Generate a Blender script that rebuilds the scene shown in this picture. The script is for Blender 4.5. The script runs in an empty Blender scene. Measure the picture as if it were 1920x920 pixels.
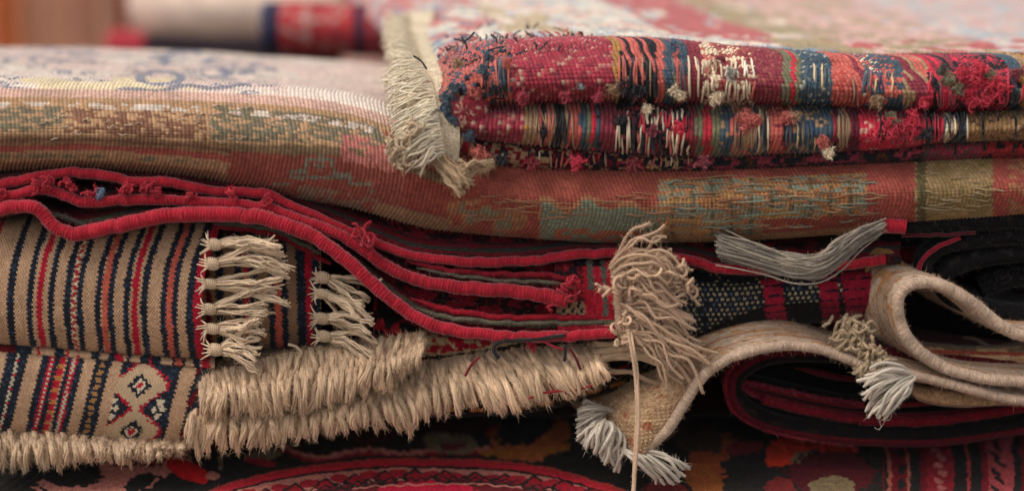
import bpy, math
import numpy as np
R = math.radians
rng = np.random.default_rng(7)
sc = bpy.context.scene
COL = sc.collection

# ------------------------------------------------------------------ camera, sky, sun, exposure
S = 0.0004                       # metres per photo pixel in the plane of focus
PITCH = R(12.0); L = 1.5
CAM = np.array([0.0, -L*math.cos(PITCH), L*math.sin(PITCH)])
FWD = -CAM/np.linalg.norm(CAM)
RIGHT = np.array([1.0, 0, 0]); UP = np.cross(RIGHT, FWD)
cd = bpy.data.cameras.new('camera'); cam = bpy.data.objects.new('camera', cd); COL.objects.link(cam)
cam.location = CAM; cam.rotation_euler = (math.pi/2-PITCH, 0, 0)
cd.sensor_width = 36; cd.lens = L*36/(1920*S); cd.clip_start = 0.01; cd.clip_end = 200
cd.dof.use_dof = True; cd.dof.focus_distance = L*1.0-0.005; cd.dof.aperture_fstop = 1.75
sc.camera = cam
w = bpy.data.worlds.new('World'); sc.world = w; w.use_nodes = True
nt = w.node_tree; bg = nt.nodes['Background']
sky = nt.nodes.new('ShaderNodeTexSky'); sky.sky_type = 'NISHITA'; sky.sun_disc = False
SUN_EL, SUN_AZ = R(58), R(-108)   # azimuth measured from +Y towards +X: high on the left
sky.sun_elevation = SUN_EL; sky.sun_rotation = SUN_AZ; sky.dust_density = 2.0; sky.air_density = 0.7; sky.ozone_density = 0.5
hs = nt.nodes.new('ShaderNodeHueSaturation'); hs.inputs['Saturation'].default_value = 0.15
nt.links.new(sky.outputs[0], hs.inputs['Color']); nt.links.new(hs.outputs[0], bg.inputs['Color'])
bg.inputs['Strength'].default_value = 0.10
sd = bpy.data.lights.new('sun', 'SUN'); sd.energy = 0.8; sd.angle = R(40); sd.color = (1.0, 0.93, 0.84)
so = bpy.data.objects.new('sun', sd); COL.objects.link(so)
# the lamp shines along its -Z: aim it from (sin az, cos az, tan el)
so.rotation_euler = (math.pi/2-SUN_EL, 0, math.pi-SUN_AZ)
sc.view_settings.view_transform = 'Standard'; sc.view_settings.look = 'None'
sc.view_settings.exposure = 1.32; sc.view_settings.gamma = 1.0; sc.view_settings.use_curve_mapping = False

# ------------------------------------------------------------------ helpers
def P(px, py, Y=0.0):
    """world point at depth Y seen at photo pixel px,py"""
    px, py, Y = np.broadcast_arrays(np.asarray(px, float), np.asarray(py, float), np.asarray(Y, float))
    d = FWD[None]*L + RIGHT[None]*((px.ravel()-960)*S)[:, None] - UP[None]*((py.ravel()-460)*S)[:, None]
    t = (Y.ravel()-CAM[1])/d[:, 1]
    return (CAM+d*t[:, None]).reshape(px.shape+(3,))
def proj(p):
    d = p-CAM; f = d@FWD
    return 960+(d@RIGHT)/f*L/S, 460-(d@UP)/f*L/S
def lin(c):
    c = np.asarray(c, float)/255.0
    return np.where(c <= 0.04045, c/12.92, ((c+0.055)/1.055)**2.4)
def C(h): return lin([int(h[i:i+2], 16) for i in (0, 2, 4)])
def crom(pts, n, closed=False):
    """catmull-rom through pts [k,d], n samples evenly by arc length"""
    pts = np.asarray(pts, float); k = len(pts)
    if k == 2: return pts[0]+(pts[1]-pts[0])*np.linspace(0, 1, n)[:, None]
    e = np.vstack([2*pts[0]-pts[1], pts, 2*pts[-1]-pts[-2]])
    t = np.linspace(0, k-1, max(n*3, 60)); i = np.minimum(t.astype(int), k-2); f = (t-i)[:, None]
    a, b, c, d = e[i], e[i+1], e[i+2], e[i+3]
    q = 0.5*((2*b)+(c-a)*f+(2*a-5*b+4*c-d)*f*f+(3*b-a-3*c+d)*f**3)
    s = np.r_[0, np.cumsum(np.linalg.norm(np.diff(q, axis=0), axis=1))]; u = np.linspace(0, s[-1], n)
    return np.stack([np.interp(u, s, q[:, j]) for j in range(q.shape[1])], 1)
def fx(pts, xs):
    """smooth function of x through pts"""
    q = crom(pts, 600); o = np.argsort(q[:, 0]); return np.interp(xs, q[o, 0], q[o, 1])
def hash2(i, j, s=0):
    n = (i.astype(np.int64)*374761393+j.astype(np.int64)*668265263+s*1274126177) & 0x7fffffff
    n = ((n ^ (n >> 13))*1274126177) & 0x7fffffff
    return ((n ^ (n >> 16)) & 0xffff)/65535.0
def noise(x, y, s=0):
    xi, yi = np.floor(x), np.floor(y); fx_, fy_ = x-xi, y-yi; fx_ = fx_*fx_*(3-2*fx_); fy_ = fy_*fy_*(3-2*fy_)
    a = hash2(xi, yi, s); b = hash2(xi+1, yi, s); c = hash2(xi, yi+1, s); d = hash2(xi+1, yi+1, s)
    return (a*(1-fx_)+b*fx_)*(1-fy_)+(c*(1-fx_)+d*fx_)*fy_
def fbm(x, y, s=0):
    return 0.55*noise(x, y, s)+0.3*noise(x*2.1, y*2.1, s+1)+0.15*noise(x*4.3, y*4.3, s+2)

# ------------------------------------------------------------------ materials
def wool(name, grain=1300.0, var=0.35, bump=0.35, sheen=0.12, stretch=(1, 1, 1), rough=0.92):
    m = bpy.data.materials.new(name); m.use_nodes = True; t = m.node_tree; b = t.nodes['Principled BSDF']
    at = t.nodes.new('ShaderNodeAttribute'); at.attribute_name = 'Col'
    tc = t.nodes.new('ShaderNodeTexCoord'); mp = t.nodes.new('ShaderNodeMapping'); mp.inputs['Scale'].default_value = stretch
    n1 = t.nodes.new('ShaderNodeTexNoise'); n1.inputs['Scale'].default_value = grain; n1.inputs['Detail'].default_value = 3
    n2 = t.nodes.new('ShaderNodeTexNoise'); n2.inputs['Scale'].default_value = 38; n2.inputs['Detail'].default_value = 4
    t.links.new(tc.outputs['Object'], mp.inputs['Vector'])
    for n in (n1, n2): t.links.new(mp.outputs[0], n.inputs['Vector'])
    def rmp(src, lo, hi):
        r = t.nodes.new('ShaderNodeMapRange'); r.inputs['From Min'].default_value = 0.3; r.inputs['From Max'].default_value = 0.7
        r.inputs['To Min'].default_value = lo; r.inputs['To Max'].default_value = hi; t.links.new(src, r.inputs['Value']); return r.outputs[0]
    mu = t.nodes.new('ShaderNodeMath'); mu.operation = 'MULTIPLY'
    t.links.new(rmp(n1.outputs['Fac'], 1-var, 1+var), mu.inputs[0]); t.links.new(rmp(n2.outputs['Fac'], 0.86, 1.12), mu.inputs[1])
    vm = t.nodes.new('ShaderNodeVectorMath'); vm.operation = 'SCALE'
    t.links.new(at.outputs['Color'], vm.inputs[0]); t.links.new(mu.outputs[0], vm.inputs['Scale'])
    t.links.new(vm.outputs[0], b.inputs['Base Color'])
    b.inputs['Roughness'].default_value = rough; b.inputs['Specular IOR Level'].default_value = 0.12
    b.inputs['Sheen Weight'].default_value = sheen; b.inputs['Sheen Roughness'].default_value = 0.45
    bp = t.nodes.new('ShaderNodeBump'); bp.inputs['Strength'].default_value = bump; bp.inputs['Distance'].default_value = 0.0004
    t.links.new(n1.outputs['Fac'], bp.inputs['Height']); t.links.new(bp.outputs[0], b.inputs['Normal'])
    return m
M_WOVEN = wool('woven_wool', 1300, 0.30, 0.5)
M_COARSE = wool('coarse_knotted_wool', 900, 0.38, 0.7)
M_YARN = wool('spun_yarn', 1500, 0.28, 0.5, 0.3)
M_PILE = wool('cut_pile', 1000, 0.45, 1.0, 0.05)
M_DARK = wool('dark_felted_wool', 1100, 0.5, 0.8, 0.03)
M_SOFT = wool('background_textile', 60, 0.08, 0.1, 0.05)
M_HAIR = wool('loose_fibre', 700, 0.2, 0.0, 0.35)

# ------------------------------------------------------------------ mesh makers
def mesh(name, V, F, col, mat, parent=None, smooth=True):
    """V [n,3] world, F [m,4] or [m,3] ints, col [n,3] linear"""
    me = bpy.data.meshes.new(name); n = len(V); m, k = F.shape
    off = np.array(parent.location) if parent is not None and parent.get('_root') else np.zeros(3)
    if parent is not None and not parent.get('_root'): off = np.array(parent['_off'])
    me.vertices.add(n); me.vertices.foreach_set('co', (V-off).astype(np.float32).ravel())
    me.loops.add(m*k); me.loops.foreach_set('vertex_index', F.astype(np.int32).ravel())
    me.polygons.add(m); me.polygons.foreach_set('loop_start', np.arange(0, m*k, k, dtype=np.int32))
    if smooth: me.polygons.foreach_set('use_smooth', np.ones(m, bool))
    me.update(calc_edges=True)
    a = me.color_attributes.new('Col', 'FLOAT_COLOR', 'POINT')
    c4 = np.ones((n, 4), np.float32); c4[:, :3] = np.clip(col, 0.002, 0.86); a.data.foreach_set('color', c4.ravel())
    me.materials.append(mat)
    o = bpy.data.objects.new(name, me); COL.objects.link(o)
    if parent is not None: o.parent = parent
    o['_off'] = list(off)
    return o
def thing(name, label, cat, loc=(0, 0, 0), group=None):
    o = bpy.data.objects.new(name, None); COL.objects.link(o); o.location = loc; o.empty_display_size = 0.02
    o['label'] = label; o['category'] = cat; o['_root'] = 1
    if group: o['group'] = group
    return o
def gridfaces(nv, nu):
    i = np.arange((nv-1)*nu).reshape(nv-1, nu)[:, :-1].ravel(); return np.stack([i, i+1, i+nu+1, i+nu], 1)
class Surf: pass
def surf(rows, nv):
    """rows: list of [nu,3]; spline across the rows -> grid, with u,v in photo pixels and smooth normals"""
    K = np.stack(rows); k, nu, _ = K.shape
    flat = K.reshape(k, -1)
    dist = np.linalg.norm(np.diff(K, axis=0), axis=2).mean(1); s = np.r_[0, np.cumsum(dist)]
    e = np.concatenate([2*flat[:1]-flat[1:2], flat, 2*flat[-1:]-flat[-2:-1]])
    tf = np.linspace(0, k-1, 800); sf = np.interp(tf, np.arange(k), s); Yf = np.interp(tf, np.arange(k), K[:, :, 1].mean(1)); wt = 1/(1+np.maximum(0, Yf-0.022)/0.012)
    cs = np.r_[0, np.cumsum(np.diff(sf)*0.5*(wt[1:]+wt[:-1]))]; t = np.interp(np.linspace(0, cs[-1], nv), cs, tf); i = np.minimum(t.astype(int), k-2); f = (t-i)[:, None]
    # non-uniform tangents keep long rows from bulging
    ds = np.r_[dist[:1], dist, dist[-1:]]
    def tan(j):  # tangent at knot j (0..k-1)
        d0 = ds[j][:, None]; d1 = ds[j+1][:, None]; a, b, c = e[j], e[j+1], e[j+2]
        return ((b-a)/d0*d1+(c-b)/d1*d0)/(d0+d1)
    h = dist[i][:, None]; p0, p1 = flat[i], flat[i+1]; m0, m1 = tan(i)*h, tan(i+1)*h
    G = ((2*f**3-3*f*f+1)*p0+(f**3-2*f*f+f)*m0+(-2*f**3+3*f*f)*p1+(f**3-f*f)*m1).reshape(nv, nu, 3)
    o = Surf(); o.pos = G
    du = np.gradient(G, axis=1); dv = np.gradient(G, axis=0); n = np.cross(du, dv)
    o.nrm = n/np.maximum(np.linalg.norm(n, axis=2, keepdims=True), 1e-12)
    o.u = np.cumsum(np.r_['1', np.zeros((nv, 1)), np.linalg.norm(np.diff(G, axis=1), axis=2)], 1)/S
    o.v = np.cumsum(np.concatenate([np.zeros((1, nu)), np.linalg.norm(np.diff(G, axis=0), axis=2)]), 0)/S
    o.px, o.py = proj(G)
    return o
def facing(s):
    """make normals point outwards, i.e. away from the stack's middle line behind the front"""
    if (s.nrm*(CAM-s.pos)).sum(2).mean() < 0: s.nrm = -s.nrm
    return s
def weave(u, v, pu, pv, stag=0.0, jit=0.12, warp=0.0):
    j = np.floor(v/pv); uu = u/pu+stag*(j % 2)+warp*(noise(u/40, v/40, 9)-0.5)
    i = np.floor(uu); fu = uu-i-0.5; fv = v/pv-j-0.5
    r = hash2(i, j, 3)
    a_, b_ = 1-(2*fu)**2, 1-(2*fv)**2; h = (0.6*a_*b_+0.4*a_)*1.15
    return i, j, h*(1+jit*(r-0.5)), -fu*pu, -fv*pv, r
def put(s, name, col, disp, mat, parent, amp=1.0):
    V = s.pos+s.nrm*(disp*S*amp)[..., None]
    o = mesh(name, V.reshape(-1, 3), gridfaces(*s.pos.shape[:2]), col.reshape(-1, 3), mat, parent); s.out = V; return o
def tubes(paths, rad, col, sides=6, plies=0, pitch=12.0, amp=0.3, ref=(0.13, 1, 0.07), cap=True):
    """paths [T,N,3]; rad scalar, [T] or [T,N] in px; col [3], [T,3] or [T,N,3] -> V,F,C (joined)"""
    paths = np.asarray(paths, float); T, N, _ = paths.shape
    rad = np.broadcast_to(np.asarray(rad, float).reshape((-1, 1)) if np.ndim(rad) == 1 else np.asarray(rad, float), (T, N))*S
    col = np.asarray(col, float)
    if col.ndim == 1: col = col[None, None]
    elif col.ndim == 2: col = col[:, None]
    col = np.broadcast_to(col, (T, N, 3))
    t = np.gradient(paths, axis=1); t /= np.maximum(np.linalg.norm(t, axis=2, keepdims=True), 1e-12)
    ref = np.broadcast_to(np.asarray(ref, float), t.shape); a = np.cross(t, ref)
    a /= np.maximum(np.linalg.norm(a, axis=2, keepdims=True), 1e-9); b = np.cross(t, a)
    ln = np.concatenate([np.zeros((T, 1)), np.cumsum(np.linalg.norm(np.diff(paths, axis=1), axis=2), 1)], 1)/S
    ph = np.linspace(0, 2*np.pi, sides, endpoint=False)
    r = rad[..., None]*np.ones(sides); shade = 1.0
    if plies:
        w_ = np.abs(np.cos((ph[None, None]-2*np.pi*ln[..., None]/pitch+np.arange(T)[:, None, None])*plies/2))
        r = r*(1-amp+amp*w_)
    V = paths[:, :, None]+(a[:, :, None]*np.cos(ph)[:, None]+b[:, :, None]*np.sin(ph)[:, None])*r[..., None]
    Cc = np.broadcast_to(col[:, :, None], V.shape)
    base = (np.arange(T)*N*sides)[:, None, None]; k = np.arange(N-1)[None, :, None]*sides; q = np.arange(sides)[None, None]
    F = np.stack([base+k+q, base+k+(q+1) % sides, base+k+sides+(q+1) % sides, base+k+sides+q], -1).reshape(-1, 4)
    if cap and sides in (4, 6, 8):
        for e in (0, (N-1)*sides):
            b0 = (np.arange(T)*N*sides+e)
            qs = [(0, 1, 2, 3)] if sides == 4 else [(0, 1, 2, 3), (0, 3, 4, 5)] if sides == 6 else [(0, 1, 2, 3), (0, 3, 4, 7), (4, 5, 6, 7)]
            F = np.concatenate([F]+[b0[:, None]+np.array(x)[None] for x in qs])
    return V.reshape(-1, 3), F, Cc.reshape(-1, 3)
def put_tubes(name, paths, rad, col, mat, parent, **k):
    return mesh(name, *tubes(paths, rad, col, **k), mat, parent)
def vary(c, n, amt=0.15):
    return np.asarray(c)[None]*(1+amt*(rng.random((n, 1))*2-1))*(1+0.05*(rng.random((n, 3))-0.5))
def batch(ctrl, n):
    """ctrl [T,k,3] -> [T,n,3] catmull-rom without arc length evening"""
    ctrl = np.asarray(ctrl, float); T, k, _ = ctrl.shape
    e = np.concatenate([2*ctrl[:, :1]-ctrl[:, 1:2], ctrl, 2*ctrl[:, -1:]-ctrl[:, -2:-1]], 1)
    t = np.linspace(0, k-1, n); i = np.minimum(t.astype(int), k-2); f = (t-i)[None, :, None]
    a, b, c, d = e[:, i], e[:, i+1], e[:, i+2], e[:, i+3]
    return 0.5*((2*b)+(c-a)*f+(2*a-5*b+4*c-d)*f*f+(3*b-a-3*c+d)*f**3)
def fuzz(name, s, n, ln, parent, col=None, mask=None, colgrid=None, width=0.55, lie=0.6, mat=None):
    """fine loose fibres standing off a surface: thin triangle ribbons, one joined part"""
    nv, nu, _ = s.pos.shape; src = s.out if hasattr(s, 'out') else s.pos
    j = rng.integers(1, nv-1, n); i = rng.integers(1, nu-1, n)
    if mask is not None:
        k = mask[j, i]; j, i = j[k], i[k]; n = len(j)
    p0 = src[j, i]; nr = s.nrm[j, i]; d = nr+lie*rng.normal(size=(n, 3)); d /= np.linalg.norm(d, axis=1, keepdims=True)
    l = (ln*(0.3+rng.random(n)**2*1.4)*S)[:, None]; bend = rng.normal(size=(n, 3))*0.5
    cc = col if colgrid is None else colgrid[j, i]*1.15
    hair_mesh(name, p0, d, l, bend, cc, parent, width, mat)
def hair_mesh(name, p0, d, l, bend, cc, parent, width=0.55, mat=None):
    n = len(p0); pts = [p0, p0+d*l*0.5+bend*l*0.12, p0+d*l+bend*l*0.5]
    view = CAM-p0; view /= np.linalg.norm(view, axis=1, keepdims=True); sd_ = np.cross(d, view+0.3*rng.normal(size=(n, 3)))
    sd_ /= np.maximum(np.linalg.norm(sd_, axis=1, keepdims=True), 1e-9); wv = sd_*width*S*0.5
    V = np.stack([pts[0]-wv, pts[0]+wv, pts[1]-wv*0.8, pts[1]+wv*0.8, pts[2]], 1).reshape(-1, 3)
    b = np.arange(n)*5; F = np.concatenate([np.stack([b, b+1, b+3], 1), np.stack([b, b+3, b+2], 1), np.stack([b+2, b+3, b+4], 1)])
    cc = np.broadcast_to(np.asarray(cc), (n, 3)); CC = np.repeat(cc, 5, 0)
    o = mesh(name, V, F, CC, mat or M_HAIR, parent); o['kind'] = 'stuff'; return o
def tube_fuzz(name, paths, rad, n, ln, col, parent, along=0.5, width=0.5):
    """loose fibres on the outside of tubes"""
    paths = np.asarray(paths); T, N, _ = paths.shape; a = rng.integers(0, T, n); b = rng.integers(0, N-1, n)
    f = rng.random((n, 1)); p = paths[a, b]*(1-f)+paths[a, b+1]*f; t = paths[a, b+1]-paths[a, b]; t /= np.maximum(np.linalg.norm(t, axis=1, keepdims=True), 1e-9)
    d = rng.normal(size=(n, 3)); d -= t*(d*t).sum(1, keepdims=True); d /= np.linalg.norm(d, axis=1, keepdims=True)
    r = np.broadcast_to(np.asarray(rad, float), (T,))[a][:, None] if np.ndim(rad) <= 1 else np.asarray(rad)[a, b][:, None]
    p0 = p+d*r*S*0.8; dd = d+t*along*rng.normal(size=(n, 1))*2; dd /= np.linalg.norm(dd, axis=1, keepdims=True)
    return hair_mesh(name, p0, dd, (ln*(0.3+1.2*rng.random((n, 1))**2)*S), rng.normal(size=(n, 3))*0.6, col, parent, width)
def cord(name, pts, Y, rad, col, parent, wrap=5.6, slant=0.25, seg=1.3, sides=16, rough=1.0, flecks=0.003, mat=None, radf=None, fz=0):
    """wrapped selvedge cord along photo points; Y scalar or list per point"""
    pts = np.asarray(pts, float); Yv = np.broadcast_to(np.asarray(Y, float), (len(pts),))
    W = P(pts[:, 0], pts[:, 1], Yv); ln = np.linalg.norm(np.diff(W, axis=0), axis=1).sum()/S
    n = int(ln/seg); q = crom(W, n)
    s = np.linspace(0, ln, n); q = q+np.stack([np.zeros(n), 0*s, (noise(s/17, s*0, 5)-0.5)*3.0*S*rough], 1)+np.stack([0*s, (noise(s/23, s*0, 8)-0.5)*5*S, 0*s], 1)
    t = np.gradient(q, axis=0); t /= np.linalg.norm(t, axis=1, keepdims=True); a = np.cross(t, [0.05, 1, 0.03]); a /= np.linalg.norm(a, axis=1, keepdims=True); b = np.cross(t, a)
    ph = np.linspace(0, 2*np.pi, sides, endpoint=False)
    sw = s+2.5*(noise(s/13, s*0, 4)-0.5)
    phase = sw[:, None]/wrap+slant*np.sin(ph)[None]
    k = np.floor(phase); f = phase-k-0.5
    rr = rad if radf is None else rad*np.interp(s/ln, *zip(*radf))[:, None]
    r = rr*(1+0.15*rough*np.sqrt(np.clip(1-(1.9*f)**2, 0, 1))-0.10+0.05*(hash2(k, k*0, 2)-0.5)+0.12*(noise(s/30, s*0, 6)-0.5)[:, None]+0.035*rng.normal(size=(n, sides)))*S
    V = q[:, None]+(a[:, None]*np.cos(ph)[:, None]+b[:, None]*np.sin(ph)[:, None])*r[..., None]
    cc = np.asarray(col)[None, None]*(0.86+0.28*hash2(k, k*0, 7))[..., None]*(0.7+0.3*np.clip(1-(1.7*f)**2, 0, 1))[..., None]  # last factor darkens the grooves between wraps: occlusion painted into the colour
    cc = cc*(1+0.14*rng.normal(size=(n, sides, 1)))
    fl = (hash2(k, np.floor(ph/1.6)[None]+0*k, 11) < flecks)
    cc = np.where(fl[..., None], C('c9a58a')*0.8, cc)
    i = (np.arange(n-1)[:, None]*sides+np.arange(sides)[None]); i2 = (np.arange(n-1)[:, None]*sides+(np.arange(sides)[None]+1) % sides)
    F = np.stack([i, i2, i2+sides, i+sides], -1).reshape(-1, 4)
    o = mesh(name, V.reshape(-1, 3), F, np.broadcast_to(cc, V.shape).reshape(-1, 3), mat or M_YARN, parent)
    if fz: tube_fuzz('loose_fibre', q[None], rad if radf is None else (rr[:, 0][None]), fz, 6, np.asarray(col)*1.1+0.10*np.array([1, .55, .5]), o)  # fibres lightened towards pink, a fuzz highlight put into their colour
    return o, q
def slab(name, pts, Y0, depth, thick, colf, parent, dx=0.0, dz=0.0, du=2.0, mat=None, nv=40, bump=1.0, pu=5.5, pv=6.0, ball=True):
    """thick cloth whose edge follows photo points at depth Y0 and which runs back by depth (skewed dx,dz)"""
    pts = np.asarray(pts, float); W = P(pts[:, 0], pts[:, 1], np.broadcast_to(np.asarray(Y0, float), (len(pts),)))
    ln = np.linalg.norm(np.diff(W, axis=0), axis=1).sum()/S; nu = int(ln/du); q = crom(W, nu)
    t = np.gradient(q, axis=0); t /= np.linalg.norm(t, axis=1, keepdims=True); n = np.cross(t, [0, 1, 0]); n /= np.linalg.norm(n, axis=1, keepdims=True)
    h = thick*S/2; off = np.array([dx, depth, dz])
    rows = [q+n*h+off, q+n*h+off*0.5, q+n*h+off*0.1+np.array([0, h*0.3, 0]), q+n*h*0.75+np.array([0, -h*0.4, 0]), q+np.array([0, -h*0.8, 0]),
            q-n*h*0.75+np.array([0, -h*0.4, 0]), q-n*h+off*0.1+np.array([0, h*0.3, 0]), q-n*h+off*0.5, q-n*h+off]
    s = surf(rows, nv)
    if (s.nrm[nv//6]*n).sum() < 0: s.nrm = -s.nrm
    i, j, hh, _, _, r = weave(s.u, s.v, pu, pv, 0.5)
    side = np.where(s.v < s.v[-1:]/2, 1, 0)
    c = colf(s, side)*(0.85+0.3*r)[..., None]
    put(s, name, c, hh*bump+1.5*fbm(s.u/60, s.v/60, 3), mat or M_WOVEN, parent)
    s.col = c; s.edge = q; return s
def stripes(u, lst, default):
    out = np.broadcast_to(default, u.shape+(3,)).copy()
    for x0, x1, c in lst: out[(u >= x0) & (u < x1)] = c
    return out
def ell(out, x, y, cx, cy, rx, ry, c, rot=0.0, wob=0.0):
    a, b = math.cos(rot), math.sin(rot); dx, dy = x-cx, y-cy; X, Y_ = dx*a+dy*b, -dx*b+dy*a
    d = (X/rx)**2+(Y_/ry)**2
    if wob: d = d*(1+wob*(noise(x/7, y/5, 31)-0.5)*2)
    out[d < 1] = c; return out
def band(out, x, y, pts, w0, w1, c, x0=None, x1=None, zig=0.0, zp=16.0):
    yc = fx(pts, x); 
    if zig: yc = yc+zig*np.abs(((x/zp) % 1)-0.5)*2
    m = (y >= yc+w0) & (y < yc+w1)
    x0 = pts[0][0] if x0 is None else x0; x1 = pts[-1][0] if x1 is None else x1
    out[m & (x >= x0) & (x <= x1)] = c; return out
exec_order = []
# ------------------------------------------------------------------ palette
TAN = C('b89474'); TAN2 = C('ac886a'); NAVY = C('20242c'); RED = C('a81f30'); SALM = C('b85a48'); CREAM = C('d6c3a6')
BLK = C('201b19'); DRED = C('5a1218'); GREY = C('4a4640'); OLIV = C('6e6446'); TEAL = C('3f5866'); GOLD = C('9a6f42')
X0, X1 = -420, 1960
def xs_(a, b, st): return np.arange(a, b+st*0.5, st)
def rowx(xs, pts, Y, dx=0.0):
    Yv = fx(Y, xs) if np.ndim(Y) == 2 else Y
    return P(xs+dx, fx(pts, xs) if np.ndim(pts) == 2 else pts, Yv)
def grid_uv(s, xs, ypx):
    pass

# ------------------------------------------------------------------ ground under everything
gx = np.array([[-30, -30, -0.33], [30, -30, -0.33], [30, 60, -0.33], [-30, 60, -0.33]], float)
g = mesh('ground', gx, np.array([[0, 1, 2, 3]]), np.tile(C('7a6a5c'), (4, 1)), M_SOFT, smooth=False); g['kind'] = 'structure'

# ------------------------------------------------------------------ bottom patterned pile carpet
def carpet():
    root = thing('pile_carpet', 'dark red and black medallion carpet lying lowest, under the whole pile of rugs', 'carpet', P(960, 860, 0.1))
    xs = xs_(-260, 2180, 2.2)
    f = P(xs, 0*xs+960, -0.05)
    rows = [P(xs, 0*xs+742, 0.20)+[0, 0.35, 0.0], P(xs, 0*xs+742, 0.20), P(xs, 0*xs+800, 0.115), P(xs, 0*xs+860, 0.045), P(xs, 0*xs+915, -0.005), f, f+[0, -0.01, -0.06], f+[0, 0.0, -0.12]]
    s = facing(surf(rows, 250)); x, y = s.px, s.py
    x = x+4*(noise(x/9, y/5, 1)-0.5); y = y+3*(noise(x/11, y/6, 2)-0.5)
    i, j, h, ou, ov, r = weave(s.u, s.v, 5.0, 4.2, 0.5)
    c = np.broadcast_to(C('221d18'), x.shape+(3,)).copy()
    PK, MR, RD, OR, OL = C('a8685a'), C('64201f'), C('a8222c'), C('96502a'), C('6c5c44')
    # field motifs, left part
    ell(c, x, y, 200, 880, 190, 60, PK, 0.1, 0.35); ell(c, x, y, 250, 850, 80, 26, MR, 0, 0.3); ell(c, x, y, 130, 885, 62, 30, BLK, 0.1, 0.3)
    ell(c, x, y, 30, 880, 55, 30, BLK, 0.2, 0.2); ell(c, x, y, 262, 905, 30, 15, BLK, -0.5, 0.6); ell(c, x, y, 355, 930, 115, 56, BLK, -0.45, 0.3)
    ell(c, x, y, 352, 884, 44, 17, C('b5181c'), 0.42, 0.25); ell(c, x, y, 399, 893, 13, 8, PK); ell(c, x, y, 414, 868, 5, 14, OL)
    for q in range(7): ell(c, x, y, 180+37*q, 838+6*math.sin(q*2), 20, 8, MR, 0.2, 0.5)
    ell(c, x, y, 500, 850, 40, 13, OL, -0.3, 0.3); ell(c, x, y, 490, 868, 28, 7, C('7d1a20'), 0.2, 0.3)
    band(c, x, y, [(520, 822), (560, 845), (610, 852), (680, 838), (760, 845), (830, 838), (960, 838)], 0, 8, PK, 520, 960, 3, 22)
    band(c, x, y, [(520, 822), (560, 845), (610, 852), (680, 838), (760, 845), (830, 838), (960, 838)], 8, 15, C('7d1a20'), 520, 960, 3, 22)
    ell(c, x, y, 690, 812, 55, 20, C('45181a'), 0, 0.3); ell(c, x, y, 683, 820, 10, 6, BLK)
    ell(c, x, y, 845, 832, 52, 20, OL, 0.1, 0.3); ell(c, x, y, 850, 838, 26, 6, MR, 0, 0.3); ell(c, x, y, 860, 800, 90, 13, C('3a1414'), 0, 0.4)
    ell(c, x, y, 945, 808, 38, 12, C('7a2c1c'), -0.2, 0.4); ell(c, x, y, 995, 822, 78, 44, OR, -0.35, 0.25); ell(c, x, y, 985, 806, 56, 28, BLK, -0.25, 0.3)
    band(c, x, y, [(900, 852), (980, 850), (1040, 846), (1070, 838)], -6, 5, C('9a5a22'), 900, 1068)
    # right part of the field
    ell(c, x, y, 1340, 860, 42, 52, C('7a3a1e'), 0.5, 0.35); ell(c, x, y, 1300, 815, 60, 30, C('38281e'), 0.3, 0.4)
    ell(c, x, y, 1420, 882, 66, 36, BLK, 0.2, 0.3); ell(c, x, y, 1395, 840, 40, 12, MR, -0.1, 0.4); ell(c, x, y, 1320, 905, 45, 26, C('7d4320'), 0.7, 0.3)
    ell(c, x, y, 1475, 848, 44, 26, C('b0301a'), -0.25, 0.3); ell(c, x, y, 1560, 838, 50, 12, C('9c2a1c'), 0.1, 0.4); ell(c, x, y, 1512, 862, 28, 14, OL, 0, 0.4)
    ell(c, x, y, 1560, 890, 80, 44, C('471418'), 0, 0.3); ell(c, x, y, 1560, 915, 44, 22, C('6e5c42'), 0, 0.3); ell(c, x, y, 1462, 915, 28, 20, MR, 0, 0.4)
    ell(c, x, y, 1250, 920, 40, 20, MR, 0, 0.4)
    # medallion: dark guard lines, red band, pink ground with motifs
    arch = [(330, 950), (400, 918), (480, 893), (560, 877), (640, 867), (740, 861), (860, 862), (960, 868), (1040, 881), (1110, 900), (1180, 925), (1240, 955)]
    inner = y > fx(arch, x)+18
    inner &= (x > 340) & (x < 1240)
    c[inner] = PK; band(c, x, y, arch, -5, 18, BLK); band(c, x, y, arch, -1, 2, C('8f3a30')); band(c, x, y, arch, 2, 14, RD)
    for q in range(13):
        cx = 470+q*56; cy = fx(arch, np.array([cx]))[0]+33+3*math.sin(q)
        ell(c, x, y, cx, cy-2, 19, 8, C('8c1a26'), 0.2*math.sin(q*3), 0.3)
        t_ = (np.abs(x-cx-28)/22+np.abs(y-cy-4)/15); c[(t_ < 1) & inner] = C('8a1622'); c[(np.abs(t_-1) < 0.17) & inner] = BLK
    arch2 = [(400, 975), (480, 948), (560, 925), (640, 908), (740, 899), (860, 896), (960, 902), (1040, 918), (1110, 940), (1180, 975)]
    m2 = (y > fx(arch2, x)+4) & (x > 420) & (x < 1160); c[m2] = C('5a151b')
    band(c, x, y, arch2, -4, 0, BLK, zig=6, zp=20); band(c, x, y, arch2, 4, 9, BLK, zig=6, zp=26); ell(c, x, y, 800, 925, 95, 22, C('a3122e'), 0, 0.2); band(c, x, y, arch2, 9, 12, PK, 660, 980, 3, 30)
    # right border stripes
    bx = x+6*(noise(y/9, x*0, 3)-0.5)+(y-850)*-0.04; m = (x > 1655)
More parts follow.
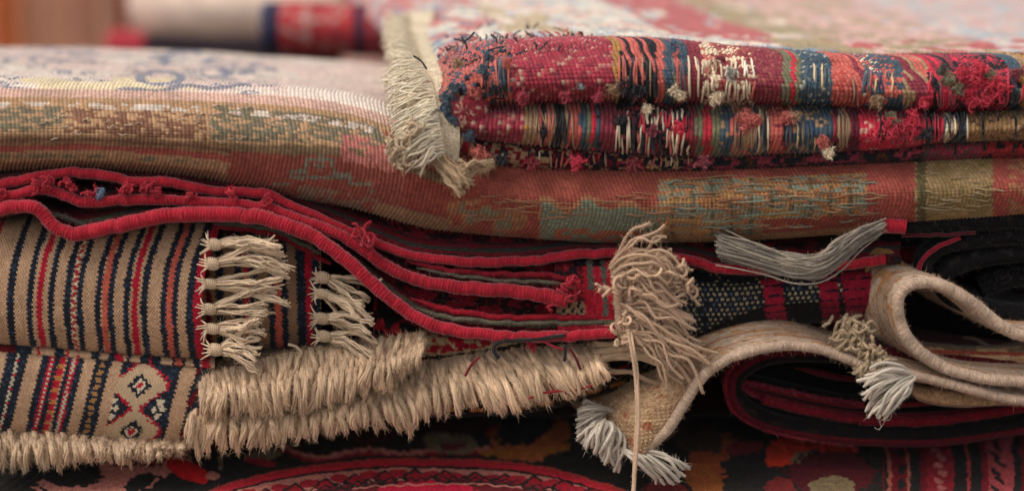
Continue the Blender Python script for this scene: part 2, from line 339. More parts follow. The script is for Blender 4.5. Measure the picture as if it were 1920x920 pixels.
    st = stripes(bx, [(1655, 1661, BLK), (1661, 1668, C('8a4a3c')), (1668, 1698, C('5a1218')), (1698, 1703, C('8a4a3c')), (1703, 1722, BLK), (1722, 1734, C('5a1218')),
                     (1734, 1785, C('761a22')), (1785, 1810, BLK), (1810, 1816, C('8a3030')), (1816, 1838, BLK), (1838, 1850, C('64161c')), (1850, 1898, C('8c3a3c')), (1898, 1912, BLK)], C('5a1218'))
    c[m] = st[m]
    for q in range(7): ell(c, bx, y, 1757+6*(q % 2), 846+q*14, 9, 5, C('93524a'), 0.4, 0.5); ell(c, bx, y, 1872-10*(q % 2), 838+q*16, 13, 4, BLK, 0.7, 0.6); ell(c, bx, y, 1688, 850+q*30, 8, 9, BLK, 0, 0.5)
    c = c*(1.15+0.6*r)[..., None]
    put(s, 'pile_surface', c, h*2.2+2*fbm(s.u/30, s.v/20, 5), M_PILE, root)
    fuzz('loose_fibre', s, 9000, 7, root, colgrid=c, lie=0.7)
    return root
carpet()

# ------------------------------------------------------------------ pale kilim across the whole width (second from the top)
def kilim():
    root = thing('faded_kilim', 'faded pastel flatweave kilim, thick fold under the top rug, cream above and brick red below', 'rug', P(960, 380, 0.2))
    xs = xs_(X0, X1, 1.9)
    crest = [(-40, 176), (200, 180), (400, 186), (560, 194), (680, 214), (780, 250), (880, 292), (1000, 316), (1300, 320), (1600, 310), (1960, 296)]
    mid = [(-40, 245), (200, 245), (400, 252), (560, 268), (680, 290), (800, 322), (900, 350), (1000, 374), (1300, 378), (1600, 365), (1960, 352)]
    bot = [(-40, 316), (150, 312), (300, 320), (400, 332), (480, 352), (560, 367), (640, 380), (720, 400), (800, 421), (900, 434), (1000, 442), (1150, 450), (1300, 448), (1420, 444), (1600, 432), (1760, 418), (1960, 402)]
    cr = rowx(xs, crest, 0.022)
    sh = np.stack([0*xs, 0*xs, 0*xs], 1)
    lift = np.clip((xs-640)/200, 0, 1)
    back = cr+[0, 0.36, 0.0]; back[:, 2] = np.interp(xs, [-40, 250, 500, 700, 2000], [0.104, 0.100, 0.093, 0.087, 0.06])
    b2 = cr*0.72+back*0.28; b2[:, 2] = cr[:, 2]*0.6+back[:, 2]*0.4+0.003
    b1 = cr+[0, 0.028, 0.0045]
    up = P(xs, fx(crest, xs)*0.72+fx(mid, xs)*0.28, 0.0)
    rows = [back+[0, 0.02, -0.06], back+[0, 0.016, -0.012], back, back+[0, -0.02, 0.0015], b2, b1, up, rowx(xs, mid, -0.016), P(xs, fx(mid, xs)*0.4+fx(bot, xs)*0.6, -0.010), rowx(xs, bot, 0.012), rowx(xs, bot, 0.012)+[0, 0.05, 0.006], rowx(xs, bot, 0.012)+[0, 0.3, 0.0]]
    s = facing(surf(rows, 330))
    i, j, h, ou, ov, r = weave(s.u, s.v, 7.6, 5.0, 0.0, warp=0.25)
    x = s.px+ou*0.8; y = s.py+ov*0.8; v0 = fx(crest, x); t = (y-v0)/(fx(bot, x)-v0)      # 0 crest .. 1 bottom
    top = (s.pos[..., 1] > 0.021) & (s.v < s.v.max()*0.8) & (s.px < 830)
    CR, PKP, BLU = C('cabcae'), C('c4a090'), C('48607a')
    rd, sage, org, tn, brn = C('80382f'), C('666450'), C('8c5e42'), C('a48260'), C('6e4a38')
    N = fbm(x/70, y/22, 21); N2 = fbm(x/26, y/9, 22)
    c = np.where((N < 0.62)[..., None], rd, C('8a4036'))
    # left front face
    L_ = x < 430+20*(N2-0.5)
    def setm(m, col): c[m] = col
    setm((t < 0.12) & (x < 840), tn*0.95); setm((t < 0.05) & (x < 840), PKP*0.9)
    setm((t >= 0.12) & (t < 0.62) & (x < 720), tn)
    chk = ((np.floor(x/21)+np.floor(y/11)) % 2 == 0)
    run = noise(i/1.6, j, 57)*0.6+0.4*fbm(x/22, y/12, 58); th = np.interp(x, [0, 420, 720], [0.56, 0.53, 0.36])
    setm((t > 0.17) & (t < 0.5) & (x < 120) & (run > 0.46), sage*0.95); setm((t > 0.2) & (t < 0.54) & (x > 120) & (x < 385) & (run > 0.44+0.12*(np.abs(((x/62) % 1)-0.5) > 0.34)), brn)
    setm((t > 0.10) & (t < th-0.03) & (x > 395) & (x < 720) & (run > 0.42), sage*0.92); setm((t > th+0.10) & (x > 430) & (x < 860), C('80382f'))
    setm((t >= th) & (t < th+0.10) & (x > 395) & (x < 860), C('6a5840'))
    setm((t > 0.12) & (t < 0.19) & (x < 700) & (N2 > 0.46), CR*0.85)
    setm((t >= 0.56) & (t < 0.68) & L_, C('7a5c42')); setm((t > 0.60) & (t < 0.64) & L_, C('5c4030'))
    setm((t > 0.70) & (t < 0.76) & L_, C('93403a')); setm((t >= 0.76) & L_, tn*0.9); setm((t > 0.9) & L_, org*0.8)
    setm((t > 0.80) & (t < 0.86) & (x < 400) & (N2 > 0.6), sage)
    # pale stripe area going red on the right of the left half
    setm((x > 640) & (x < 740) & (t > 0.25) & (t < 0.55) & (N2 > 0.45), C('a5605a'))
    # key motif near x=600
    for (ax, ay, bx, by) in [(545, 316, 572, 323), (545, 316, 552, 330), (545, 328, 655, 334), (572, 294, 630, 301), (572, 294, 579, 330), (622, 294, 629, 330), (590, 306, 612, 311), (598, 306, 604, 318), (629, 322, 658, 329), (652, 322, 659, 340), (515, 340, 545, 346), (655, 340, 700, 346), (694, 340, 700, 360)]:
        setm((x > ax) & (x < bx) & (y > ay) & (y < by), C('6a6a5c'))
    setm((y > 345) & (x > 560) & (x < 830) & (t > 0.86) & (N2 > 0.45), C('7a6250')); setm((x > 700) & (x < 850) & (t > 0.88), C('8a6a4e'))
    # right front face
    Rr = x > 840
    setm(Rr & (t > 0.52+0.12*(N-0.5)) & (x < 990) & (N2 > 0.45), org*0.9)
    setm(Rr & (t > 0.62) & (x > 860) & (x < 960) & (N2 > 0.6), sage)
    edge = 0.36+0.25*(noise(x/38, x*0, 40)-0.5)
    setm((x > 1010) & (x < 1260) & (t > edge+0.06), org); setm((x > 1015) & (x < 1255) & (t > edge+0.14+0.06*(N2-0.5)), C('66705e'))
    setm((x > 1040) & (x < 1230) & (t > 0.84) & (N2 > 0.5), C('93503a')); setm((x > 1120) & (x < 1230) & (t > 0.3) & (t < 0.5) & (N2 > 0.55), rd)
    pl = (x > 1235) & (x < 1625+10*(N-0.5)) & (t > 0.14)
    setm(pl, C('94643e')); setm(pl & (noise(i/1.7, j, 51)*0.65+0.35*noise(x/50, y/22, 52) > 0.49), C('6a7262')); setm(pl & (((x/37) % 1) < 0.16), C('4c4a36')); setm(pl & (noise(x/40, y/6, 53) > 0.72), C('967044'))
    setm(pl & (y > 400+(1620-x)*0.05) & (x > 1430), rd*0.95); setm(pl & (t > 0.93), C('8a6a48'))
    setm((x >= 1625) & (x < 1716), C('8c3e36')); ol = (x >= 1716) & (x < 1862); setm(ol, C('7d6840')); setm(ol & (N2 > 0.52), C('8a7350')); setm(ol & (((x-1728)/60)**2 < 0.02), C('4f4a30'))
    setm((x > 1862), C('8c3e36')); setm((x > 1890) & (N2 > 0.5), org)
    # top side
    wv = fbm(x/120, s.pos[..., 1]*14, 61)
    ct = np.where((wv > 0.5)[..., None], CR, C('c6b0a4')); ctm = top
    c[ctm] = ct[ctm]
    bl = top & (x < 520) & (np.abs(fbm(x/75, s.pos[..., 1]*45, 63)-0.5) < 0.022+0.02*(noise(x/90, y/30, 3)))
    setm(bl, BLU*0.9); setm(top & (x < 380) & (y > 150) & (y < 172) & (noise(x/60, y/9, 66) > 0.45), C('c8b890'))
    setm(top & (x < 470) & (np.abs(y-172+3*np.sin(x/17)-6*np.sin(x/90)) < 2.4+2.5*noise(x/14, y*0, 7)), C('3f5468'))
    for (mx, my, mr) in [(35, 118, 30), (120, 140, 14), (165, 142, 12), (300, 150, 46), (400, 140, 36), (440, 136, 30), (350, 112, 50)]:
        dd = np.hypot((x-mx)/mr, (y-my)/(mr*0.3)); setm(top & (np.abs(dd-0.85) < 0.2) & (N2 > 0.38), BLU)
    dusty = np.where((x < 760)[..., None], C('a67e68'), C('86604c')); c = np.where(top[..., None], c*0.76+0.24*C('d2b2a2'), c*0.85+0.15*dusty)
    cc = c*(0.80+0.40*r)[..., None]
    put(s, 'woven_body', cc, h*3.6+3*fbm(s.u/90, s.v/40, 71), M_WOVEN, root)
    msk = (s.pos[..., 1] < 0.15)
    fuzz('loose_fibre', s, 9000, 6, root, colgrid=cc, mask=msk, lie=0.6)
    # carried pattern yarns lying along the face
    def sp(px, py):   # nearest grid point
        J, I = s.near(px, py); return s.out[J, I], s.nrm[J, I]
    front = s.pos[..., 1] < 0.02
    def near(px, py):
        I = np.clip(((px-xs[0])/(xs[1]-xs[0])).astype(int), 0, len(xs)-1); col = s.py[:, I]; ok = front[:, I]
        J = np.argmin(np.where(ok, np.abs(col-py[None]), 1e9), 0); return J, I
    s.near = near; kilim.s = s
    ctrl = []; cols = []
    for _ in range(190):
        z = rng.random()
        if z < 0.6: px = rng.uniform(1240, 1620); py = rng.uniform(335, 425); c0 = [org, C('6e7868'), C('8a6c4c'), org*0.85][rng.integers(4)]; ln = rng.uniform(18, 70)
        elif z < 0.75: px = rng.uniform(850, 1240); py = rng.uniform(365, 415); c0 = org*1.05; ln = rng.uniform(25, 80)
        elif z < 0.88: px = rng.uniform(1725, 1830); py = rng.uniform(325, 395); c0 = C('8e7a58'); ln = rng.uniform(25, 70)
        else: px = rng.uniform(60, 640); py = rng.uniform(200, 262); c0 = C('a8907a'); ln = rng.uniform(8, 22)
        xx = px+np.linspace(0, ln, 5); yy = py+rng.normal(0, 0.9, 5)+np.linspace(0, rng.normal(0, 3), 5)
        J, I = near(np.clip(xx, -30, 1950), yy); q = s.out[J, I]+s.nrm[J, I]*(np.array([0, 1.8, 2.6, 1.8, 0])[:, None]*S); ctrl.append(q); cols.append(c0*rng.uniform(0.8, 1.2))
    o = put_tubes('carried_yarns', batch(ctrl, 11), rng.uniform(0.9, 1.5, 190), np.array(cols), M_YARN, root, sides=6); o['kind'] = 'stuff'
kilim()

# ------------------------------------------------------------------ striped flatweave, lower left
ST_UP = [(-30, -24, RED), (15, 27, NAVY), (51, 63, NAVY), (71, 82, RED), (91, 103, NAVY), (122, 134, NAVY), (137, 142, 'dots'), (146, 157, NAVY), (180, 191, NAVY), (192, 203, SALM), (204, 215, NAVY),
         (232, 243, NAVY), (248, 260, RED), (266, 278, NAVY), (302, 313, NAVY), (313, 324, SALM), (324, 334, NAVY), (350, 364, NAVY), (364, 384, RED)]
def stripe_col(u, j, lst, r, base=None):
    c = np.where((r > 0.5)[..., None], TAN, TAN2) if base is None else np.broadcast_to(base, u.shape+(3,)).copy()
    for a, b, k in lst:
        m = (u >= a) & (u < b)
        if isinstance(k, str): c[m] = np.where((j % 3 == 0)[..., None], CREAM, RED)[m]
        else: c[m] = (k*(0.8+0.4*r)[..., None] if k is not NAVY else np.where((r > 0.8)[..., None], C('2e3848'), k))[m]
    return c
def yarn_bundle(p0, p1, n, rad, spread0, spread1, sag, col, npts=10, Yj=0.006, curl=3.0, drop=0.0, lenj=0.2):
    """strands from around p0 to around p1 (photo x, y, depth), clinging together in locks; returns paths, cols"""
    p0 = np.asarray(p0, float); p1 = np.asarray(p1, float); t = np.linspace(0, 1, 6)
    g = max(3, n//6); fg = np.linspace(-1, 1, g)+rng.normal(0, 0.12, g); gi = rng.integers(0, g, n); f = fg[gi]
    d = p1-p0; nn = np.array([-d[1], d[0]]); nn = nn/np.linalg.norm(nn)
    ct = np.zeros((n, 6, 3)); le = (1.08-lenj*rng.random(g))[gi]*(1-0.07*rng.random(n)); wave = rng.normal(0, 1, (g, 6)).cumsum(1)*curl*0.9; wy = rng.normal(0, 1, (g, 6)).cumsum(1)*Yj*0.25
    for k, tt in enumerate(t):
        base = p0[None, :2]+d[None, :2]*(tt*le)[:, None]
        sp = spread0+(spread1-spread0)*tt**0.8
        pos = base+nn[None]*(f*sp+wave[gi, k]*min(1, tt*1.6))[:, None]+rng.normal(0, 1.6+2.2*tt, (n, 2))*[0.5, 1]
        pos[:, 1] += sag*4*tt*(1-tt)+drop*tt*tt
        Y = p0[2]+(p1[2]-p0[2])*tt-Yj*(1-np.clip(f*f, 0, 1))*(0.4+tt)+wy[gi, k]*tt+rng.normal(0, Yj*0.2, n)
        ct[:, k] = P(pos[:, 0], pos[:, 1], Y)
    return batch(ct, npts), vary(col, n, 0.16)
def tassel(root, kx, ky, Y, ex, ey, n=24, sp=22, sag=-4, col=None, sz=1.0, fan=True, knot_rad=13):
    col = (CREAM*0.82 if col is None else col)*rng.uniform(0.88, 1.06); knot_rad *= rng.uniform(0.82, 1.12); kx += rng.normal(0, 1.5); ky += rng.normal(0, 1.5)
    a, c = yarn_bundle((kx+6, ky, Y), (ex, ey, Y-0.006), n+8, 1.9, 5*sz, sp*1.15, sag, col, 14, 0.007, 3.8)
    rr = np.linspace(2.2, 1.7, 14)[None]*np.ones((n+8, 1))
    o = mesh('tassel', *tubes(a, rr, c, 6, 2, 9, 0.25), M_YARN, root)
    tube_fuzz('loose_fibre', a, 2.0, 420, 9, col*1.05, o)
    # the knot: yarn wound round, with the short ends fanned onto the cloth edge
    th = np.linspace(0, 2*np.pi*8, 170); z = np.linspace(-1, 1, 170); rr_ = np.sqrt(1-0.75*z*z)*knot_rad*0.78*sz
    kp = P(kx+z*13*sz, ky+rr_*np.cos(th)+z*1.5, Y-0.004-rr_*np.sin(th)*S*0.8)
    V, F, cc = tubes(kp[None], 2.3, col*0.95, 6, 2, 7, 0.3, ref=(0.9, 0.2, 0.3))
    m = int(rng.integers(5, 8)); fct = []
    krot = rng.normal(0, 0.25)
    for q in np.linspace(-1, 1, m):
        ang = q*0.8+krot+rng.normal(0, 0.22); l = rng.uniform(12, 24)*sz
        fct.append(P(np.array([kx-2, kx-9-3*abs(q), kx-9-l*math.cos(ang)*0.9]), ky+np.array([q*4, q*10, q*9+l*math.sin(ang)*0.9]), np.array([Y-0.004, Y-0.007, Y-0.003])))
    V2, F2, c2 = tubes(batch(fct, 8), np.linspace(2.6, 1.1, 8)[None]*np.ones((m, 1)), vary(col, m), 6)
    mesh('knot', np.vstack([V, V2]), np.vstack([F, F2+len(V)]), np.vstack([cc, c2]), M_YARN, o)
    return o
def striped():
    root = thing('striped_flatweave', 'tan flatweave with narrow navy and red stripes and knotted cream tassels, folded at lower left', 'rug', P(180, 640, 0.1))
    # behind: the layer seen between the two rows of tassels
    xs = xs_(372, 602, 1.3)
    rows = [P(xs, 0*xs+425, 0.05), P(xs, 0*xs+455, 0.022), P(xs, 0*xs+520, 0.012), P(xs, 0*xs+590, 0.012), P(xs-2, 0*xs+640, 0.022), P(xs, 0*xs+655, 0.06)]
    s = facing(surf(rows, 170)); i, j, h, ou, ov, r = weave(s.u, s.v, 5.2, 4.6, 0.5)
    u = s.px+ou-(s.py-540)*0.03
    c = stripe_col(u, j, [(385, 395, DRED), (405, 420, NAVY), (440, 455, NAVY), (456, 466, RED), (468, 484, NAVY), (503, 514, NAVY), (514, 527, SALM), (527, 539, NAVY), (556, 573, NAVY), (573, 585, RED), (585, 600, NAVY)], r, C('8a6a50'))
    put(s, 'inner_fold', c, h*2, M_WOVEN, root)
    # upper fold: a rounded front over the pile
    xs = xs_(-40, 380, 1.25)
    sh = lambda a: a*np.ones_like(xs)
    bend = np.clip(xs/380, 0, 1)
    e = lambda a, b: np.interp(xs, [-40, 380], [a, b])
    rows = [P(xs+44, e(415, 400), 0.10), P(xs+38, e(405, 405), 0.045), P(xs+27+4*bend, e(432, 436), 0.012), P(xs+8, e(490, 500), -0.008), P(xs-1, e(556, 566), -0.015), P(xs+1, e(610, 628), -0.012), P(xs+5, e(634, 664), -0.003), P(xs+6, e(640, 670), 0.012), P(xs+6, e(638, 668), 0.07)]
    s = facing(surf(rows, 260)); i, j, h, ou, ov, r = weave(s.u, s.v, 5.3, 4.5, 0.5)
    u = xs[None]+ou; c = stripe_col(u, j, ST_UP, r); cg = c*(0.9+0.14*fbm(s.u/50, s.v/50, 3))[..., None]
    put(s, 'upper_fold', cg, h*3.0+3.5*fbm(s.u/80, s.v/60, 8), M_WOVEN, root); fuzz('loose_fibre', s, 3500, 5, root, colgrid=cg, mask=s.pos[..., 1] < 0.03)
    # sliver between the folds
    xs = xs_(-40, 402, 1.5); e = lambda a, b: np.interp(xs, [-40, 400], [a, b])
    rows = [P(xs, e(628, 668), 0.03), P(xs, e(640, 676), 0.004), P(xs, e(652, 686), -0.002), P(xs, e(662, 697), 0.006), P(xs, e(668, 700), 0.06)]
    s = facing(surf(rows, 60)); i, j, h, ou, ov, r = weave(s.u, s.v, 5.3, 4.6, 0.5)
    c = stripe_col(s.px+ou, j, [(-20, 30, DRED), (30, 60, NAVY), (68, 74, RED), (84, 96, TAN), (104, 122, NAVY), (124, 130, RED), (144, 147, RED), (172, 186, NAVY), (204, 216, NAVY), (216, 232, RED), (238, 246, NAVY), (264, 280, NAVY), (280, 285, RED), (285, 302, NAVY), (322, 328, NAVY), (328, 342, SALM), (342, 348, NAVY), (362, 376, NAVY), (378, 394, RED)], r)
    put(s, 'middle_fold', c, h*2, M_WOVEN, root)
    # lower fold with the motif column
    xs = xs_(-60, 372, 1.25); e = lambda a, b: np.interp(xs, [-60, 372], [a, b])
    rows = [P(xs+26, e(645, 672), 0.07), P(xs+26, e(646, 680), 0.012), P(xs+22, e(664, 700), -0.004), P(xs+8, e(720, 750), -0.011), P(xs-4, e(770, 800), -0.010), P(xs-12, e(798, 834), -0.002), P(xs-13, e(806, 843), 0.012), P(xs-13, e(804, 842), 0.07)]
    s = facing(surf(rows, 190)); i, j, h, ou, ov, r = weave(s.u, s.v, 5.3, 4.5, 0.5)
    u = xs[None]+ou*1.0; x = s.px+ou; y = s.py+ov*0.9
    c = stripe_col(u, j, [(-40, -28, NAVY), (-8, 6, NAVY), (19, 31, NAVY), (58, 71, NAVY), (71, 76, RED), (81, 90, NAVY), (90, 102, RED), (105, 113, NAVY), (119, 124, RED), (124, 136, NAVY), (156, 166, NAVY), (176, 187, NAVY), (207, 345, NAVY)], r)
    odd = (j % 3 == 0)
    for a, b in ((6, 19), (76, 81), (113, 119)): m = (u >= a) & (u < b); c[m] = np.where((((i+j) % 2) == 0)[..., None], NAVY if a == 6 else RED, CREAM*0.7)[m]
    m = (u >= 10) & (u < 15) & (j % 6 == 3); c[m] = RED
    m = (u >= 166) & (u < 176); c[m] = np.where((j % 3 == 0)[..., None], NAVY, GOLD)[m]
    m = (u >= 90) & (u < 102) & (j % 5 < 2); c[m] = C('b0703c')
    # medallion chain
    M = (u >= 207) & (u < 318)
    cx = 263+(y-720)*-0.19; a = np.abs(x-cx); yy = (y-722); ph = np.abs(((yy+42) % 84)-42)/42.0; half = 50-38*np.clip((ph-0.2)/0.7, 0, 1)
    q = np.floor(half/7)*7
    c[M & (a < q+7)] = RED; c[M & (a < q)] = C('b89c7c')
    k = ((yy+42) % 84)-42; dm = a/1.0+np.abs(k)*1.15
    c[M & (dm < 26) & ((j+i) % 2 == 0)] = NAVY; c[M & (dm < 22)] = NAVY; c[M & (dm < 14)] = CREAM*0.85; c[M & (dm < 8)] = RED
    for sx, sy in ((-44, 30), (-36, 46), (-50, 46), (-43, 60), (44, 34), (36, 48), (50, 47), (44, 60)):
        d = np.abs(x-cx-sx)+np.abs(y-722-sy+4); c[M & (d < 7.5)] = CREAM*0.85
    m = (u >= 318) & (u < 345); c[m] = np.where((r > 0.5)[..., None], TAN, TAN2)[m]
    m = (u >= 345); c[m] = np.where(((u+y*0.5) % 30 < 12)[..., None], DRED, NAVY)[m]
    cg = c
    put(s, 'lower_fold', cg, h*3.0+3*fbm(s.u/80, s.v/60, 9), M_WOVEN, root); fuzz('loose_fibre', s, 2500, 5, root, colgrid=cg, mask=s.pos[..., 1] < 0.03)
    # knotted tassels of the upper fold, then of the inner fold
    cream = C('c4aa8c')
    for kx, ky, ex, ey, n, sp, sg in [(402, 458, 535, 462, 24, 14, -6), (396, 494, 545, 500, 28, 20, -12), (394, 531, 535, 528, 26, 20, 0), (390, 578, 510, 560, 24, 22, 0), (398, 618, 490, 600, 26, 22, 4), (404, 657, 490, 668, 30, 32, -8)]:
        tassel(root, kx, ky, -0.016, ex, ey, n, sp, sg, cream)
    for kx, ky, ex, ey, n, sp, sg in [(606, 519, 700, 556, 22, 26, -4), (604, 551, 690, 610, 26, 20, -4), (606, 598, 700, 622, 24, 20, -6), (608, 630, 710, 670, 26, 18, -6)]:
        tassel(root, kx, ky, -0.004, ex, ey, n, sp, sg, cream*0.92)
    # a looped stray end
    lp = batch([P(np.array([540, 556, 565, 560, 545, 520]), np.array([645, 650, 664, 676, 678, 668]), -0.008), P(np.array([548, 550, 556, 556]), np.array([642, 655, 668, 672]), -0.01)] if False else [P(np.array([540, 556, 566, 560, 545, 520]), np.array([645, 650, 664, 676, 678, 668]), -0.008)], 24)
    put_tubes('stray_loop', lp, 3.0, cream*0.9, M_YARN, root, sides=8, plies=2, pitch=10)
striped()
# ------------------------------------------------------------------ red rug with wrapped wavy edges
def clamp_(m, c, col): c[m] = col
def pile_col(s, base, spots, line=None):
    n1 = fbm(s.u/28, s.v/16, 81); n2 = fbm(s.u/11, s.v/9, 82)
    c = np.where((n1 > 0.5)[..., None], base, spots); c = np.where((n2 > 0.66)[..., None], C('7d1822'), c)
    return c
CORD1 = [(-50, 352), (0, 345), (60, 334), (130, 323), (200, 330), (250, 341), (300, 340), (340, 346), (400, 358), (450, 360), (500, 364), (545, 384), (600, 408), (680, 444), (750, 473), (800, 484), (900, 491), (1000, 488), (1080, 477), (1200, 475), (1290, 487), (1340, 500), (1420, 506), (1480, 500), (1560, 500), (1660, 486)]
CORD2 = [(-50, 380), (0, 372), (60, 358), (100, 358), (140, 374), (180, 379), (260, 374), (350, 377), (450, 383), (520, 395), (580, 418), (640, 441), (690, 475), (740, 508), (800, 530), (900, 541), (1000, 550), (1062, 563)]
CORD3 = [(-50, 404), (0, 392), (35, 386), (70, 393), (100, 422), (130, 437), (170, 434), (230, 421), (300, 406), (370, 401), (450, 403), (520, 415), (580, 440), (625, 468), (680, 515), (730, 560), (780, 595), (830, 613), (900, 626), (1000, 631), (1100, 628), (1152, 624)]
CR = C('9a1c2a')
def red_rug():
    root = thing('red_pile_rug', 'dark red pile rug with three wavy bright red wrapped edges and beige end fringe', 'rug', P(700, 520, 0.15))
    xs = xs_(-50, 1700, 2.0)
    def layer(name, pts, y1, Yf, dz, xa, xb, tilt=0.03, linecol=C('3c3a34')):
        """cloth behind a cord: rises a little towards the back so that its top shows"""
        X = xs[(xs >= xa) & (xs <= xb)]
        yc = fx(pts, X); f = P(X, yc, Yf)
        top = P(X, np.minimum(fx(y1, X), yc-2), Yf+0.045)
        rows = [top+[0, 0.25, -0.004], top, f*0.5+top*0.5+[0, 0, 0.001], f+[0, 0.006, 0.003], f+[0, -0.001, 0], f+[0, 0.006, -0.004], f+[0, 0.08, -0.007+dz], f+[0, 0.3, -0.007+dz]]
        s = surf(rows, 130)
        if s.nrm[20, :, 2].mean() < 0: s.nrm = -s.nrm
        i, j, h, _, _, r = weave(s.u, s.v, 6, 5, 0.5)
        c = pile_col(s, C('541a20'), C('2a1c1c')); d = yc[None]-s.py+2.5*(noise(s.px/9, s.py/9, 4)-0.5)
        up = s.v < s.v[-1:]*0.5
        c[up & (d > 11) & (d < 16)] = C('6e1420'); c[up & (d >= 16) & (d < 24)] = linecol; c[up & (d >= 24) & (d < 31)] = C('741622')
        c = c*(0.75+0.5*r)[..., None]; put(s, name, c, h*2+2*fbm(s.u/30, s.v/30, 6), M_PILE, root)
        fuzz('loose_fibre', s, 2500, 6, root, colgrid=c, mask=up); return s
    layer('top_layer', CORD1, [(-50, 318), (300, 312), (500, 335), (650, 372), (800, 424), (1000, 440), (1200, 446), (1400, 444), (1700, 432)], 0.004, 0, -50, 1690)
    layer('middle_layer', CORD2, [(-50, 352), (200, 344), (400, 362), (600, 412), (750, 476), (900, 494), (1100, 484)], -0.003, 0, -50, 1090)
    layer('bottom_layer', CORD3, [(-50, 382), (100, 378), (300, 380), (450, 388), (600, 420), (700, 482), (800, 530), (900, 545), (1000, 552), (1100, 550), (1180, 500)], -0.012, 0, -50, 1148, linecol=C('5c5646'))
    # end of the rug: the two layers joined by the turned-up corner with a striped border
    X = xs_(1040, 1175, 1.4)
    rows = [P(X+6, 0*X+478, 0.03), P(X, 0*X+492, 0.006), P(X, 0*X+540, -0.004), P(X+4, 0*X+590, -0.010), P(X+6, 0*X+622, -0.013), P(X+6, 0*X+630, 0.01), P(X+6, 0*X+630, 0.08)]
    s = facing(surf(rows, 110)); i, j, h, ou, ov, r = weave(s.u, s.v, 5.5, 5.5, 0.5); x = s.px+ou-(s.py-560)*0.06-4; y = s.py+ov
    c = pile_col(s, C('4a1218'), C('1c1214')); rd = C('8c1826')
    c[(x > 1092) & (y > 500)] = rd; c[(x > 1126) & (x < 1135)] = C('4a4a42'); c[(x > 1135)] = C('941a28'); c[(y > 600) & (y < 608)] = C('5c5646'); c[(y >= 608) | ((y > 590) & (y < 600))] = rd
    g = (x > 1040) & (x < 1092) & (y > 562) & (y < 590); c[g] = C('7a6048'); c[g & ((i+j) % 3 == 0)] = C('15151a'); c[(x < 1090) & (y < 562) & (y > 520) & (fbm(x/20, y/9, 5) > 0.5)] = C('7d1822')
    c[(x > 1100) & (x < 1112) & (y < 545)] = C('4c4840')
    c = c*(0.75+0.5*r)[..., None]; put(s, 'end_border', c, h*2.4, M_PILE, root)
    # pile seen in the folds between the wrapped edges
    for ptop, pbot, xa, xb, Yb in ((CORD1, CORD2, 330, 1085, 0.006), (CORD2, CORD3, 560, 1130, 0.001), ([(560, 372), (650, 392), (800, 428), (900, 442), (1000, 446), (1150, 452), (1300, 452), (1450, 448)], CORD1, 600, 1450, 0.018)):
        Xb = xs_(xa, xb, 1.7); ya, yb2 = fx(ptop, Xb), np.maximum(fx(pbot, Xb), fx(ptop, Xb)+1)
        if ptop is CORD2: ya = np.where(Xb > 1050, fx(CORD2, np.minimum(Xb, 1050)), ya)
        rw = [P(Xb, ya, Yb+0.02), P(Xb, ya*0.7+yb2*0.3, Yb+0.012), P(Xb, ya*0.35+yb2*0.65, Yb+0.003), P(Xb, yb2, Yb-0.004), P(Xb, yb2+2, Yb+0.02)]
        sf = facing(surf(rw, 60)); ii, jj, hh, _, _, r_ = weave(sf.u, sf.v, 5, 4.5, 0.5); cf = pile_col(sf, C('7a1c26'), C('2c191b')); cf[(noise(sf.px/5, sf.py/4, 8) > 0.86)] = C('4e4a44'); cf = cf*(0.75+0.5*r_)[..., None]
        put(sf, 'fold_pile', cf, hh*2.6, M_PILE, root); fuzz('loose_fibre', sf, 2200, 7, root, colgrid=cf)
    # grey-green line and dark pile between the lowest two edges
    def rib(name, pts, Y, c0, rad, sides=8):
        q = crom(P([p[0] for p in pts], [p[1] for p in pts], Y), 260); return cord(name, pts, Y, rad*0.8, c0, root, wrap=5.0, slant=0.9, rough=1.6, flecks=0, mat=M_PILE, fz=400, radf=[(0, 0.15), (0.12, 1), (0.9, 1), (1, 0.5)])
    rib('grey_guard_line', [(400, 418), (460, 421), (520, 434), (570, 458), (600, 474)], -0.006, C('4c4a40'), 5)
    rib('grey_guard_line', [(770, 572), (820, 590), (880, 600), (960, 605), (1040, 606), (1130, 604)], -0.012, C('5c5646'), 5.5)
    rib('grey_guard_line', [(780, 500), (850, 515), (905, 523), (960, 527), (1010, 528), (1055, 535), (1080, 541)], -0.005, C('5a5244'), 4.5)
    rib('grey_guard_line', [(100, 398), (130, 410), (162, 421)], -0.008, C('4a463e'), 5)
    mr = C('74141f')
    rib('red_guard_line', [(770, 557), (840, 580), (920, 592), (1000, 595), (1120, 594)], -0.0115, C('8a1724'), 6)
    rib('red_guard_line', [(760, 487), (850, 508), (950, 514), (1040, 518), (1075, 528)], -0.004, mr, 6)
    rib('red_guard_line', [(400, 424), (470, 430), (540, 450), (620, 495)], -0.003, mr, 6)
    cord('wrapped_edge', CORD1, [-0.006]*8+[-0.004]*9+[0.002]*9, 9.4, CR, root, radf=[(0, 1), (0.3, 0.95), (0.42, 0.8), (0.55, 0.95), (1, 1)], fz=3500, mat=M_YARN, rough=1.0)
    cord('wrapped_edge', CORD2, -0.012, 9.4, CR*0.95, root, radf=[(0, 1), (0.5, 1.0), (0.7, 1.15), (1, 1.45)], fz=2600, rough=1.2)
    cord('wrapped_edge', CORD3, -0.020, 12.2, CR*1.08, root, radf=[(0, 0.9), (0.3, 1.1), (0.5, 1.05), (0.8, 0.85), (1, 0.75)], fz=4500, slant=0.35, rough=1.3)
